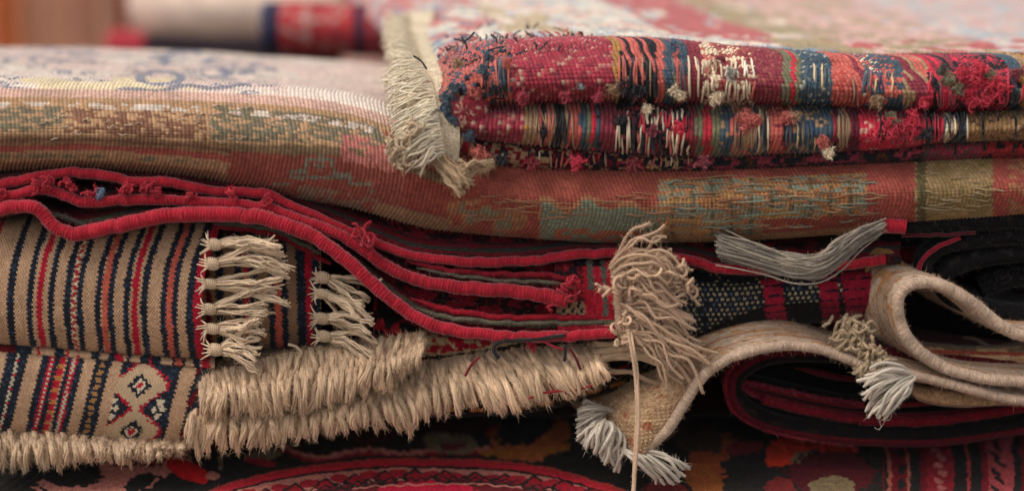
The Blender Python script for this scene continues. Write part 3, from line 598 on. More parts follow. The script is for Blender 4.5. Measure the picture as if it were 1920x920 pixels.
    # loose curls of red yarn between the edges
    for cx, cy, rr, cc in [(232, 357, 9, CR*1.2), (240, 350, 6, CR), (272, 352, 8, CR), (188, 362, 6, C('5c6c80')), (172, 364, 9, CR), (92, 345, 12, CR), (70, 350, 9, CR), (8, 366, 12, CR), (434, 362, 10, CR*1.2), (298, 360, 8, CR), (676, 440, 14, CR), (690, 452, 12, CR), (1000, 645, 8, CR), (500, 372, 8, CR), (1072, 520, 8, CR), (1060, 545, 16, CR*0.9), (1040, 560, 12, CR*0.9), (126, 345, 8, CR), (355, 366, 7, CR)]:
        tuft(root, cx, cy, -0.016, rr, 7, cc, 'red_curl', rad=2.0)
    # two-ply beige fringe at the right end
    fc = C('b6967a'); ctrl = []
    for k in range(80):
        f = k/79; y0 = 498+f*135+rng.normal(0, 4); x0 = 1148+f*18+rng.normal(0, 5)
        ang = -0.32+f*1.0+rng.normal(0, 0.22); ln = rng.uniform(105, 165)*(0.8+0.35*f if f < 0.8 else 1.1)
        if f > 0.82: ang = rng.uniform(0.25, 1.0); ln = rng.uniform(120, 190)
        tt = np.linspace(0, 1, 6); wv = rng.normal(0, 7, 6)*np.array([0, .5, 1, 1, 1.1, 1.3]); lift = -rng.uniform(10, 30)*4*tt*(1-tt)
        X = x0+math.cos(ang)*ln*tt-wv*math.sin(ang)*0.6; Yp = y0+math.sin(ang)*ln*tt+wv*0.8+lift+8*tt*tt
        ctrl.append(P(X, Yp, -0.012-0.016*np.sin(tt*2.2)*rng.uniform(0.4, 1.3)+rng.normal(0, 0.002)))
    paths = batch(ctrl, 34)
    for k in range(0, 80):
        o = put_tubes('fringe_strand', paths[k:k+1], rng.uniform(2.7, 3.5), vary(fc, 1, 0.16)[0], M_YARN, root, sides=8, plies=2, pitch=11, amp=0.38)
    tube_fuzz('loose_fibre', paths, 3.2, 16000, 10, fc*1.1, root)
    # curled clump on top of the fringe, and its peak
    for cx, cy, rr in [(1165, 530, 20), (1150, 545, 14), (1185, 545, 16), (1225, 500, 16), (1242, 485, 12), (1270, 520, 18), (1290, 535, 16), (1240, 515, 22), (1175, 615, 18), (1165, 632, 14), (1285, 505, 12), (1190, 520, 16)]:
        tuft(root, cx, cy, -0.024, rr, 6, fc*rng.uniform(0.95, 1.15), 'fringe_curl', rad=3.2, plies=2)
    pk = batch([P(np.array([1215, 1228, 1240]), np.array([520, 495, 470+q*3]), -0.026)+rng.normal(0, 0.0012, (3, 3)) for q in range(5)], 12)
    put_tubes('fringe_peak', pk, 4.6, fc*1.1, M_YARN, root, sides=8, plies=2, pitch=14)
    # woven heading between border and fringe: a vertical chain of stitches
    ch = []
    for q in range(17):
        y = 548+q*5.2; x = 1160+q*0.35
        ch.append(P(np.array([x-9, x, x+9]), np.array([y-5, y+1, y-5]), np.array([-0.015, -0.019, -0.015]))); ch.append(P(np.array([x+10, x+18, x+26]), np.array([y-5, y+1, y-5]), np.array([-0.014, -0.018, -0.014])))
    o = put_tubes('end_stitches', batch(ch, 7), 2.9, vary(fc, len(ch)), M_YARN, root, sides=6); o['kind'] = 'stuff'
    # knot and the long hanging thread
    th = batch([P(np.array([1183, 1188, 1194, 1196, 1198, 1196, 1193, 1190, 1186]), np.array([622, 655, 690, 730, 775, 820, 860, 895, 960]), np.array([-0.03, -0.04, -0.045, -0.048, -0.05, -0.05, -0.05, -0.05, -0.05])),
                P(np.array([1178, 1184, 1190, 1193, 1194, 1192, 1190, 1188, 1184]), np.array([618, 655, 692, 730, 775, 820, 860, 895, 960]), -0.047)], 90)
    put_tubes('hanging_thread', th, 3.4, fc*1.15, M_YARN, root, sides=8, plies=2, pitch=11)
    tube_fuzz('loose_fibre', th, 3.4, 200, 8, fc*1.1, root)
def tuft(root, px, py, Y, size, n, col, name='tuft', rad=1.6, plies=0, parts=7):
    if name == 'frayed_tuft': n = int(n*1.6); rad = 1.3; size *= 0.72
    """a curled clump of yarn ends"""
    ct = []
    for _ in range(n):
        p = np.array([px, py, 0.0])+rng.normal(0, size*0.35, 3)*[1, 0.8, 0.6]; d = rng.normal(size=3); d /= np.linalg.norm(d); q = [p.copy()]
        ax = rng.normal(size=3); ax /= np.linalg.norm(ax); tn = rng.uniform(0.5, 1.1)
        for _k in range(parts-1):
            d = d*math.cos(tn)+np.cross(ax, d)*math.sin(tn)+ax*(ax@d)*(1-math.cos(tn)); d /= np.linalg.norm(d)
            d += -0.12*(p-[px, py, 0])/size; p = p+d*size*0.5; q.append(p.copy())
        q = np.array(q); ct.append(P(q[:, 0], q[:, 1], Y)+np.stack([0*q[:, 2], q[:, 2]*S, 0*q[:, 2]], 1))
    a = batch(ct, 26)
    o = mesh(name, *tubes(a, rad, vary(col, n, 0.15), 6, plies, 12 if plies else 9, 0.28), M_YARN, root)
    tube_fuzz('loose_fibre', a, rad, int((36 if name in ('frayed_tuft', 'red_curl') else 24)*n), size*0.5+3, col*1.15, o)
    return o
red_rug()

# ------------------------------------------------------------------ patchwork rug on top, wrong side out
def bands(u, i, j, r, lst):
    u = np.where(u > 1985, 1000+(u-1985) % 900, u)
    c = np.broadcast_to(C('7d2a30'), u.shape+(3,)).copy()
    for a, b, pal, st in lst:
        m = (u >= a) & (u < b); p = np.array(pal)
        if st == 's': k = (hash2(i, i*0, 77)*len(pal)).astype(int) % len(pal)            # column stripes
        elif st == 'k': k = (hash2(i, j, 78)**2.2*len(pal)).astype(int) % len(pal)         # flecks
        elif st == 'b': k = (fbm(u/16, j/2.2, 79)*1.35*len(pal)-0.15*len(pal)).astype(int).clip(0, len(pal)-1)   # small blocks
        c[m] = p[k][m]
    return c
mrn, crim, sal, tn, bk, cr, ol, te, brt, gd = C('78303a'), C('943440'), C('b05a50'), C('94765a'), C('201e22'), C('cbb699'), C('6c6850'), C('3e4c56'), C('b42c3e'), C('9a6e36')
def patchwork():
    root = thing('patchwork_rug', 'worn multicoloured patchwork rug lying wrong side out on top, crimson at its folded left end', 'rug', P(1400, 240, 0.3))
    crest = [(826, 170), (850, 140), (880, 120), (920, 108), (980, 103), (1100, 98), (1200, 98), (1300, 103), (1400, 114), (1500, 122), (1600, 129), (1700, 133), (1800, 131), (1960, 130)]
    crease = [(826, 196), (860, 198), (900, 198), (960, 194), (1100, 190), (1200, 191), (1300, 193), (1500, 195), (1600, 198), (1700, 205), (1800, 206), (1960, 200)]
    bot = [(846, 215), (866, 244), (895, 259), (940, 266), (1000, 272), (1100, 282), (1200, 292), (1300, 296), (1450, 291), (1600, 285), (1700, 276), (1780, 266), (1960, 260)]
    low = [(846, 236), (880, 300), (920, 318), (1000, 322), (1200, 322), (1400, 318), (1600, 308), (1800, 300), (1960, 296)]
    UP_ = [(800, 845, [te, sal, tn], 'b'), (845, 960, [sal, C('b0605a'), te, sal, bk, C('a85450')], 'b'), (960, 1150, [crim, mrn, crim, crim, C('a4605a'), C('a88472')], 'k'), (1150, 1163, [gd, tn], 'k'), (1163, 1208, [bk, sal, tn, bk, mrn], 's'), (1208, 1230, [bk, tn, sal], 's'), (1230, 1245, [sal], 'k'),
           (1245, 1263, [te], 'k'), (1263, 1272, [ol, sal], 's'), (1272, 1290, [te, te, sal], 's'), (1290, 1318, [mrn, mrn, C('86363a')], 'k'), (1318, 1350, [mrn, cr, sal], 'b'), (1350, 1415, [mrn, C('8a4640'), cr], 'b'), (1415, 1468, [mrn, mrn, C('8a4a44')], 'k'),
           (1468, 1484, [ol], 'k'), (1484, 1492, [brt], 'k'), (1492, 1502, [ol], 'k'), (1502, 1560, [te, te, C('2c3c4c'), C('8a8a80')], 'k'), (1560, 1600, [sal, C('9c4038')], 'k'), (1600, 1620, [mrn, sal], 's'), (1620, 1660, [cr, te, sal, te], 'b'), (1660, 1694, [te, te, sal], 'b'),
           (1694, 1712, [mrn, tn], 's'), (1712, 1740, [tn, mrn, sal], 's'), (1740, 1790, [brt, mrn, bk], 's'), (1790, 1890, [brt, bk, mrn, brt], 'b'), (1890, 1914, [bk, te, bk], 's'), (1914, 2000, [tn, gd, bk], 's')]
    LO_ = [(830, 980, [crim, crim, mrn, C('a4605a'), C('a88472')], 'k'), (980, 1000, [tn, tn, gd], 'k'), (1000, 1074, [tn, bk, sal, tn, bk], 's'), (1074, 1088, [sal], 'k'), (1088, 1100, [te], 'k'), (1100, 1108, [ol], 'k'), (1108, 1114, [brt], 'k'), (1114, 1126, [te, bk], 'k'), (1126, 1156, [mrn], 'k'),
           (1156, 1290, [mrn, bk, bk, mrn, brt], 'b'), (1290, 1305, [mrn, C('86363a')], 'k'), (1305, 1318, [ol], 'k'), (1318, 1334, [C('a8323a'), brt], 'k'), (1334, 1350, [ol], 'k'), (1350, 1372, [te, te, tn], 'k'), (1372, 1410, [te, sal, tn], 'b'), (1410, 1440, [bk, te, tn], 's'), (1440, 1470, [sal, sal, mrn], 'k'),
           (1470, 1486, [mrn, bk, tn], 's'), (1486, 1560, [te, te, tn, C('2a3e54')], 'b'), (1560, 1572, [C('4a1f2c'), mrn], 's'), (1572, 1592, [tn, te, mrn], 's'), (1592, 1612, [C('5a1f2c')], 'k'), (1612, 1650, [brt, brt, C('c08a7a'), brt], 'k'), (1650, 1770, [brt, bk, brt, mrn], 's'),
           (1770, 1812, [bk, tn, te, bk, cr], 's'), (1812, 1990, [C('8c6c48'), C('86684a'), tn, C('5a4028')], 'k')]
    def front(name, c0, c1, xa, xb, lst, Yf, bulge, cx=None, back=None, nvv=120):
        xs = np.r_[xs_(xa, xb, 1.45), np.arange(xb+8, 3300, 9)] if back is not None else xs_(xa, xb, 1.45); a, b = fx(c0, xs), fx(c1, xs)
        end = np.clip((xs-xa)/55, 0, 1); rec = 0.032*(1-np.sqrt(1-(1-end)**2))       # the left end rounds away
        Y = Yf+rec
        r_ = lambda f, dY: P(xs, a*(1-f)+b*f, Y+dY)
        rows = [r_(0.0, 0.016), r_(0.12, 0.004), r_(0.32, -bulge*0.7), r_(0.55, -bulge), r_(0.8, -bulge*0.5), r_(0.94, 0.008), r_(0.985, 0.026), r_(1.0, 0.07)]
        if back is not None:
            k0 = rows[0]; rows = [k0+np.stack([back[0]+0*xs, 0.95+0*xs, back[1]+0*xs], 1), k0+np.stack([back[0]*0.42+0*xs, 0.40+0*xs, back[1]*0.5+0*xs], 1), k0+np.stack([back[0]*0.1+0*xs, 0.09+0*xs, 0.001+0*xs], 1), k0+[0, 0.014, 0.0028]]+rows
        else: rows = [rows[0]+[0, 0.06, -0.002], rows[0]+[0, 0.012, -0.001]]+rows
        s = facing(surf(rows, nvv)); s.xs = xs; i, j, h, ou, ov, r = weave(s.u, s.v, 8.2, 7.2, 0.0)
        u = xs[None]+ou; c = bands(u, i, j, r, lst)
        c[bk_ := (np.isclose(c, bk).all(-1))] = bk
        return s, c, h, i, j, r, u
    def near(s, px, py):
        I = np.clip(((px-s.xs[0])/(s.xs[1]-s.xs[0])).astype(int), 1, len(s.xs)-2); ok = s.pos[:, I, 1] < 0.03
        J = np.argmin(np.where(ok, np.abs(s.py[:, I]-py[None]), 1e9), 0); return J, I
    s1, c, h, i, j, r, u = front('upper', crest, crease, 826, 1960, UP_, 0.0, 0.016, back=(-0.16, 0.004), nvv=430)
    # upper side: broad washed-out bands and blotches
    Yw = s1.pos[..., 1]; topm = (Yw > 0.02) & (s1.v < s1.v.max()*0.8)
    X_ = s1.pos[..., 0]/S+960+0.35*Yw/S*0.4; n1 = fbm(X_/60, Yw*26, 91); n2 = fbm(X_/24, Yw*70, 92); n3 = noise(X_/100, Yw*9, 93)
    ct = np.where((n1 > 0.56)[..., None], C('b89a8c'), C('b4aca0')); ct = np.where((n2 > 0.62)[..., None], C('cdbfae'), ct)
    ct = np.where(((n2 < 0.36) & (X_ > 1000))[..., None], C('8496a2'), ct)
    ct = np.where(((X_ < 1010) & (n1 > 0.44))[..., None], C('aa6e68'), ct); ct = np.where(((X_ < 1040) & (n2 < 0.38))[..., None], C('727c88'), ct)
    ct = np.where(((X_ > 1000) & (X_ < 1130) & (n1 < 0.5))[..., None], C('a89478'), ct)
    ct = np.where(((X_ > 1340) & (X_ < 1540+Yw*200) & (Yw > 0.16) & (n1 > 0.35))[..., None], C('a05654'), ct)
    ct = np.where(((X_ > 1540+Yw*60) & (X_ < 1960+Yw*100) & (n1 < 0.6))[..., None], C('8f7f62'), ct); ct = np.where(((X_ > 1700) & (Yw > 0.1) & (n2 > 0.5))[..., None], C('b49088'), ct)
    ct = np.where(((X_ > 1480) & (X_ < 1640) & (Yw < 0.12) & (n2 > 0.42))[..., None], C('6a7f92'), ct); ct = np.where(((X_ > 1560) & (Yw < 0.2) & (n1 > 0.58))[..., None], C('a0504e'), ct)
    c[topm] = ct[topm]
    cg = c*(0.8+0.4*r)[..., None]
    put(s1, 'upper_fold', cg, np.where(topm, h*3.0+6*fbm(s1.u/26, s1.v/26, 4), h*4.2+3*fbm(s1.u/40, s1.v/30, 4)), M_COARSE, root)
    fuzz('loose_fibre', s1, 14000, 8, root, colgrid=cg, mask=Yw < 0.25, lie=0.8)
    s2, c, h, i, j, r, u = front('lower', [(p[0]+16, p[1]+6) for p in crease], bot, 846, 1960, LO_, 0.002, 0.017)
    cg = c*(0.8+0.4*r)[..., None]
    put(s2, 'lower_fold', cg, h*4.2+3*fbm(s2.u/40, s2.v/30, 5), M_COARSE, root); fuzz('loose_fibre', s2, 7000, 8, root, colgrid=cg, lie=0.8)
    s3, c, h, i, j, r, u = front('under', [(p[0], p[1]-4) for p in bot], low, 846, 1960, [(800, 862, [bk], 'k'), (862, 880, [cr, brt, mrn], 's'), (880, 890, [gd, tn], 'k'), (890, 905, [bk], 'k'), (905, 1300, [bk, bk, C('6a1c22'), tn, bk, mrn], 'b'), (1300, 1730, [bk, mrn, bk, C('4a2a20')], 'b'), (1730, 1840, [C('4a4038'), mrn, C('4a4038')], 'b'), (1840, 1990, [C('8a2a2c'), C('8a2a2c'), bk], 'b')], 0.012, 0.008)
    cg = c*(0.8+0.4*r)[..., None]
    put(s3, 'under_fold', cg, h*3+3*fbm(s3.u/30, s3.v/20, 5), M_COARSE, root); fuzz('loose_fibre', s3, 5000, 9, root, colgrid=cg, lie=0.8)
    # rolled tip where the two folds turn into one another
    th = np.linspace(0, 2*np.pi, 90); ps = np.linspace(0.02, np.pi-0.02, 60); T, Q = np.meshgrid(th, ps)
    ce = P(872, 203, -0.004); rx, ry, rz = 40*S, 30*S, 38*S
    s4 = Surf(); dirn = np.stack([np.sin(Q)*np.cos(T), -np.cos(Q), np.sin(Q)*np.sin(T)], -1)
    s4.pos = ce+dirn*[rx, ry, rz]; s4.nrm = dirn; rad = Q*30; s4.u = T*26+rad*0.3; s4.v = rad
    i, j, h, _, _, r = weave(s4.u, s4.v, 7.0, 8.0, 0.5)
    c = np.where((r > 0.8)[..., None], C('a88472'), crim); c = np.where((dirn[..., 0] < -0.55)[..., None], te, c)*(0.8+0.4*r)[..., None]
    put(s4, 'rolled_tip', c, h*3.2, M_COARSE, root); fuzz('loose_fibre', s4, 900, 8, root, colgrid=c)
    # floating yarns that span the face in vertical stitches
    ctrl = []; cols = []; rads = []
    def floats(s, xa, xb, ya, yb, pal, n, rad=1.9, gap=0.15, out=3.0):
        X = np.linspace(xa, xb, n)+rng.normal(0, 0.8, n)
        for k, x in enumerate(X):
            if rng.random() < gap: continue
            y0, y1 = ya+rng.uniform(0, 8), yb-rng.uniform(0, 10)
            if rng.random() < 0.35: m_ = y0+(y1-y0)*rng.uniform(0.35, 0.65); (y0, y1) = (y0, m_) if rng.random() < 0.5 else (m_, y1)
            yy = np.linspace(y0, y1, 5); xx = x+np.linspace(-1, 1, 5)*rng.normal(0, 2.2)+rng.normal(0, 0.5, 5)
            J, I = near(s, xx, yy); ctrl.append(s.out[J, I]+s.nrm[J, I]*(np.array([-1, out*0.8, out, out*0.8, -1])[:, None]*S)); cols.append(pal[rng.integers(len(pal))]*rng.uniform(0.85, 1.2)); rads.append(rad*rng.uniform(0.85, 1.15))
    floats(s1, 1163, 1205, 104, 178, [sal, tn, bk, sal], 9); floats(s1, 1206, 1232, 104, 185, [bk, tn, sal], 5); floats(s1, 1292, 1310, 108, 186, [cr], 4, 2.1); floats(s1, 1318, 1352, 112, 150, [cr, cr, tn], 8, 2.2); floats(s1, 1318, 1352, 146, 190, [cr], 7, 2.2)
    floats(s1, 1362, 1412, 112, 150, [cr, C('d8ccb8')], 11, 2.2); floats(s1, 1362, 1412, 148, 190, [cr, sal, cr], 10, 2.2); floats(s1, 1512, 1560, 124, 180, [C('c0a078'), C('c0a078'), te], 11, 2.1); floats(s1, 1618, 1672, 134, 180, [C('c0a078'), te, sal, C('3a3050')], 12, 2.0)
    floats(s1, 1600, 1614, 140, 196, [sal, tn], 3); floats(s1, 1744, 1790, 136, 202, [brt, bk, brt, mrn], 11); floats(s1, 1885, 1916, 134, 200, [bk, te, brt, bk], 7); floats(s1, 1262, 1290, 106, 180, [sal, te, ol], 5)
    floats(s2, 1002, 1074, 206, 276, [bk, tn, sal, bk, tn], 17); floats(s2, 1158, 1200, 208, 292, [cr, cr, bk], 10, 2.2); floats(s2, 1200, 1290, 206, 250, [cr, bk, cr, brt], 20, 2.3); floats(s2, 1200, 1290, 244, 292, [cr, cr, sal, bk], 17, 2.3)
    floats(s2, 1380, 1398, 206, 280, [tn, tn, bk], 5); floats(s2, 1408, 1440, 206, 284, [tn, bk, te, cr], 9); floats(s2, 1476, 1492, 215, 284, [tn, te], 4); floats(s2, 1492, 1536, 226, 284, [C('c0a078'), tn, te], 12); floats(s2, 1572, 1592, 210, 282, [tn, te, tn], 5)
    floats(s2, 1650, 1770, 206, 270, [brt, bk, brt, mrn, brt], 24); floats(s2, 1770, 1812, 210, 262, [bk, cr, te, bk], 11); floats(s3, 900, 1300, 282, 316, [bk, brt, tn, cr, sal], 40, 1.9, 0.3); floats(s1, 905, 955, 108, 180, [sal, te, sal, bk], 12, 2.0)
    for (x, a_, b_) in ((1842, 206, 262), (1904, 206, 262), (1870, 206, 230), (1845, 264, 292), (1900, 262, 292), (1790, 262, 290)): floats(s2 if b_ < 270 and a_ < 260 else s3, x, x+1, a_, b_, [bk], 2, 2.0, 0)
    o = put_tubes('floating_yarns', batch(ctrl, 12), np.array(rads), np.array(cols), M_YARN, root, sides=6, plies=2, pitch=8, amp=0.22); o['kind'] = 'stuff'
    # frayed clumps on the faces
    T_ = [(1805, 140, 13, brt), (1830, 150, 14, brt), (1858, 155, 15, brt), (1875, 172, 17, brt), (1850, 184, 14, brt), (1825, 192, 12, brt), (1780, 150, 13, ol), (1790, 168, 12, ol), (1820, 158, 10, ol), (1858, 140, 9, ol), (1840, 128, 12, brt), (1905, 140, 12, mrn), (1732, 190, 10, brt), (1765, 132, 9, C('4a4640')),
          (1640, 254, 13, brt), (1668, 240, 17, brt), (1700, 236, 16, brt), (1712, 222, 12, brt), (1695, 212, 10, brt), (1672, 222, 11, ol), (1645, 232, 9, ol), (1735, 250, 13, bk), (1690, 262, 10, ol), (1660, 272, 10, mrn), (1720, 262, 10, bk),
          (1400, 222, 14, sal), (1415, 228, 12, sal), (1396, 240, 8, sal), (1440, 208, 9, cr), (1475, 220, 11, sal), (1490, 218, 9, tn), (1545, 265, 12, sal), (1550, 288, 10, cr), (1342, 184, 12, cr), (1420, 178, 10, cr), (1455, 184, 10, sal), (1645, 188, 12, tn), (1368, 140, 11, C('9a9488')), (1350, 112, 8, mrn), (1385, 132, 7, C('9a8a7c')),
          (1172, 162, 14, bk), (1190, 172, 13, bk), (1150, 168, 10, tn), (1205, 165, 9, bk), (1265, 168, 9, cr), (1275, 178, 8, cr), (1262, 188, 6, sal), (1082, 184, 8, C('7a8480')), (1090, 160, 5, C('8a9a98')), (1120, 180, 10, crim), (1060, 178, 10, crim), (980, 182, 12, crim), (1040, 162, 9, crim),
          (900, 292, 14, sal), (893, 284, 10, sal), (1165, 228, 11, bk), (1155, 218, 9, bk), (1225, 245, 10, mrn), (1270, 240, 12, brt), (1212, 206, 9, cr), (1236, 210, 8, cr), (1020, 245, 9, bk), (940, 300, 12, bk), (1000, 308, 12, C('6a1c22')), (1080, 305, 12, brt), (1190, 310, 12, C('6a1c22')), (1320, 306, 12, mrn), (1120, 300, 8, cr), (1450, 305, 10, C('5a1c20')),
          (905, 130, 9, te), (925, 165, 12, bk), (850, 165, 9, te), (838, 180, 10, te), (835, 205, 10, te), (945, 150, 8, te), (915, 110, 9, te), (885, 175, 10, sal), (950, 120, 9, sal), (860, 120, 9, tn), (1262, 82, 7, C('4a5a6e')), (1262, 92, 6, C('4a5a6e')), (850, 225, 9, te), (880, 255, 9, te)]
    for px, py, sz, cc in T_:
        if (sz < 11 and px > 960 and py > 100 and rng.random() < 0.5) or (px-872)**2+(py-203)**2 < 900: continue
        tuft(root, px, py, -0.016 if py > 115 else 0.004, sz*1.0, int(6+sz*0.55), cc, 'frayed_tuft', rad=1.7)
    # cut yarn ends standing on the upper side near the left end
    ct = []; cc = []
    for _ in range(70):
        Yv = abs(rng.normal(0, 0.09))+0.01; px = rng.uniform(860, 1150)-Yv*500; k = rng.random()
        I = int(np.clip((px+Yv*350-826)/1.45, 4, len(s1.xs)-3)); col = s1.pos[:, I, 1]; mm = np.where(s1.v[:, I] < s1.v.max()*0.8)[0]; J = mm[np.argmin(np.abs(col[mm]-Yv))]
        p = s1.out[J, I]; d = np.array([rng.normal(0, 0.8), rng.normal(0, 0.4), 1.0]); l = rng.uniform(5, 13)*S
        ct.append([p, p+d*l*0.5, p+d*l+np.array([rng.normal(0, 3)*S, 0, -2*S])]); cc.append([bk*1.8, te, sal, C('5c5a5c'), C('8a5a5a')][rng.integers(5)])
    o = put_tubes('standing_yarn_ends', batch(ct, 7), 1.9, np.array(cc), M_YARN, root, sides=5, cap=False); o['kind'] = 'stuff'
    for a_, b_ in [((865, 70), (876, 98)), ((872, 78), (890, 60)), ((1010, 95), (1026, 78)), ((1005, 92), (1000, 80)), ((920, 65), (932, 82)), ((962, 70), (968, 82)), ((775, 105), (800, 130)), ((855, 145), (880, 118)), ((880, 118), (905, 108)), ((915, 95), (945, 88)), ((950, 110), (985, 96)), ((850, 128), (870, 108)), ((1045, 95), (1050, 86))]:
        q = batch([P(np.array([a_[0], (a_[0]+b_[0])/2+3, b_[0]]), np.array([a_[1], (a_[1]+b_[1])/2-2, b_[1]]), 0.012 if a_[1] > 85 else 0.05)], 10)
        o = put_tubes('dark_yarn_end', q, 1.8, C('3a3a40'), M_YARN, root, sides=6, plies=2, pitch=8)
        tube_fuzz('loose_fibre', q, 2.2, 40, 6, C('24262c'), o)
    # cream woven heading and its fringe, coming out from under the left end
    t = np.linspace(0, 1, 150)
    left = [(748, 36, 0.33), (745, 60, 0.24), (762, 100, 0.13), (782, 150, 0.05), (792, 200, 0.004), (800, 250, -0.016), (812, 296, -0.018)]
    right = [(812, 20, 0.33), (815, 60, 0.24), (818, 100, 0.13), (838, 150, 0.05), (856, 205, 0.004), (862, 252, -0.012), (860, 305, -0.012)]
    Lp, Rp = crom(P(*np.array(left).T), 150), crom(P(*np.array(right).T), 150)
    rows = [Lp*(1-f)+Rp*f+np.array([0, 0, 0.0012*math.sin(f*3.1)]) for f in np.linspace(0, 1, 5)]
    s = facing(surf([r_.copy() for r_ in rows], 60)); i, j, h, _, _, r = weave(s.v, s.u, 10, 7.5, 0.5)
    crm = C('c6b498'); c = np.broadcast_to(crm, s.u.shape+(3,))*(0.85+0.3*r)[..., None]
    s5 = s; put(s, 'woven_heading', c, h*3, M_COARSE, root)
    ctrl = []
    for k in range(600):
        a = rng.random(); p = Lp[int(a*149)]*0.8+Rp[int(a*149)]*0.2; px, py = proj(p[None]); px, py = px[0], py[0]; Y = p[1]
        ln = rng.uniform(40, 88)*(0.75 if Y > 0.1 else 1)/(1+Y*0.5); dn = rng.normal(12, 12)+(16 if a > 0.6 else 0)+(14*(a > 0.85))
        tt = np.linspace(0, 1, 5); X = px+14-ln*tt-(4 if a > 0.8 else 0)*tt; Yp = py+dn*tt**1.5+rng.normal(0, 4.5, 5)*(tt+0.1)-5*4*tt*(1-tt)*rng.random()
        ctrl.append(P(X, Yp, Y-0.004-0.010*np.sin(tt*2.6)*rng.uniform(0.3, 1.2)-(0.006 if Y < 0.06 else 0)))
    a = batch(ctrl, 12); o = put_tubes('cream_fringe', a, np.linspace(2.4, 1.5, 12)[None]*np.ones((600, 1)), vary(C('cbbda4'), 600, 0.16), M_YARN, root, sides=6, plies=2, pitch=9, amp=0.25); o['kind'] = 'stuff'
    tube_fuzz('loose_fibre', a, 2.2, 17000, 12, C('cbb99c'), root)
    # lower lump and the brown-beige tail hanging over the kilim
    for px, py, sz in [(745, 285, 16), (760, 265, 18), (735, 270, 12), (775, 245, 15), (742, 296, 10)]: tuft(root, px, py, -0.03, sz, 12, C('b39a7c'), 'fringe_clump', rad=2.3, plies=2)
    a, c = yarn_bundle((815, 292, -0.022), (876, 352, -0.030), 60, 2, 12, 18, 0, C('a38768'), 12, 0.006, 3.5)
    a2, c2 = yarn_bundle((925, 305, -0.016), (866, 318, -0.028), 30, 2, 6, 12, 5, C('a38768'), 12, 0.006, 3.5)
    a = np.concatenate([a, a2]); o = mesh('fringe_tail', *tubes(a, 2.4, np.concatenate([c, c2]), 6, 2, 9, 0.25), M_YARN, root); tube_fuzz('loose_fibre', a, 2.2, 1400, 12, C('b39a7c'), o)
patchwork()
# ------------------------------------------------------------------ shaggy beige rug: rows of thick wool ends
def shag_row(root, top, bot, Y0, Y1, n, rad, col, xa, xb, lean=0.0, rows=3, clump=0.5, reserve=None, names='wool_strand', white=0.15):
    ctrl = []; rr = []; cc = []
    for q in range(rows):
        f0 = q/rows
        xs = np.linspace(xa, xb, n//rows)+rng.normal(0, (xb-xa)/n*rows*0.35, n//rows)
        for x in xs:
            yt, yb = fx(top, np.array([x]))[0], fx(bot, np.array([x]))[0]; ys = yt+(yb-yt)*(f0*0.55)+rng.normal(0, 2); ye = yt+(yb-yt)*(0.45+0.55*(q+1)/rows)+rng.normal(0, 6.5)
            le = lean if np.isscalar(lean) else np.interp(x, *zip(*lean)); le = le+rng.normal(0, 0.14)+0.22*(noise(np.array([x/26.]), np.array([q*1.]), 3)[0]-0.5)
            tt = np.linspace(0, 1, 6); d = (ye-ys)*rng.uniform(0.9, 1.12); px = x+le*d*tt**1.2+rng.normal(0, 1.6, 6)*tt; py = ys+d*tt-0.16*d*np.sin(tt*np.pi)*rng.uniform(0.3, 1.2)
            Y = Y0+(Y1-Y0)*(q+tt*0.8)/rows-0.013*np.sin(tt*2.5)*rng.uniform(0.6, 1.3)
            ctrl.append(P(px, py, Y)); rr.append(rad*rng.uniform(0.8, 1.25)); cc.append(col*rng.uniform(0.85, 1.15)*(1.18 if rng.random() < white else 1))
    a = batch(ctrl, 18); tt = np.linspace(0, 1, 18); tip = (np.linspace(0.92, 1.1, 18))[None, :, None]
    for k in range(len(a)):
        m = 5; ph = rng.random()*6.3+np.arange(m)*2*np.pi/m; tw = rng.uniform(2.0, 4.5)*rng.choice([-1, 1])
        ang = ph[:, None]+tw*tt[None]; sp = rr[k]*S*(0.55+0.5*tt[None]**3*rng.uniform(0.3, 1.6, (m, 1)))
        sub_ = a[k][None]+np.stack([np.cos(ang)*sp, np.sin(ang)*sp, 0.25*np.sin(ang*1.7)*sp], -1)
        sub_[:, :, 2] -= (tt**4)[None]*rng.uniform(-3, 3, (m, 1))*S
        put_tubes(names, sub_, (rr[k]*0.60*np.interp(tt, [0, 0.85, 1], [1, 1, 0.7]))[None]*rng.uniform(0.85, 1.15, (m, 1)), (cc[k]*tip)*rng.uniform(0.88, 1.12, (m, 1, 1)), M_YARN, root, sides=6)
    tube_fuzz('loose_fibre', a, rad, 120*len(a), 11, col*1.08, root, width=0.6)
    # free fibre tips
    e = a[:, -1]; d = a[:, -1]-a[:, -3]; d /= np.linalg.norm(d, axis=1, keepdims=True); k = rng.integers(0, len(a), 20*len(a))
    hair_mesh('fibre_tips', e[k]+rng.normal(0, rad*0.35*S, (len(k), 3)), d[k]+0.3*rng.normal(size=(len(k), 3)), (rng.uniform(4, 14, (len(k), 1))*S), rng.normal(size=(len(k), 3))*0.4, col*1.1, root, 0.7)
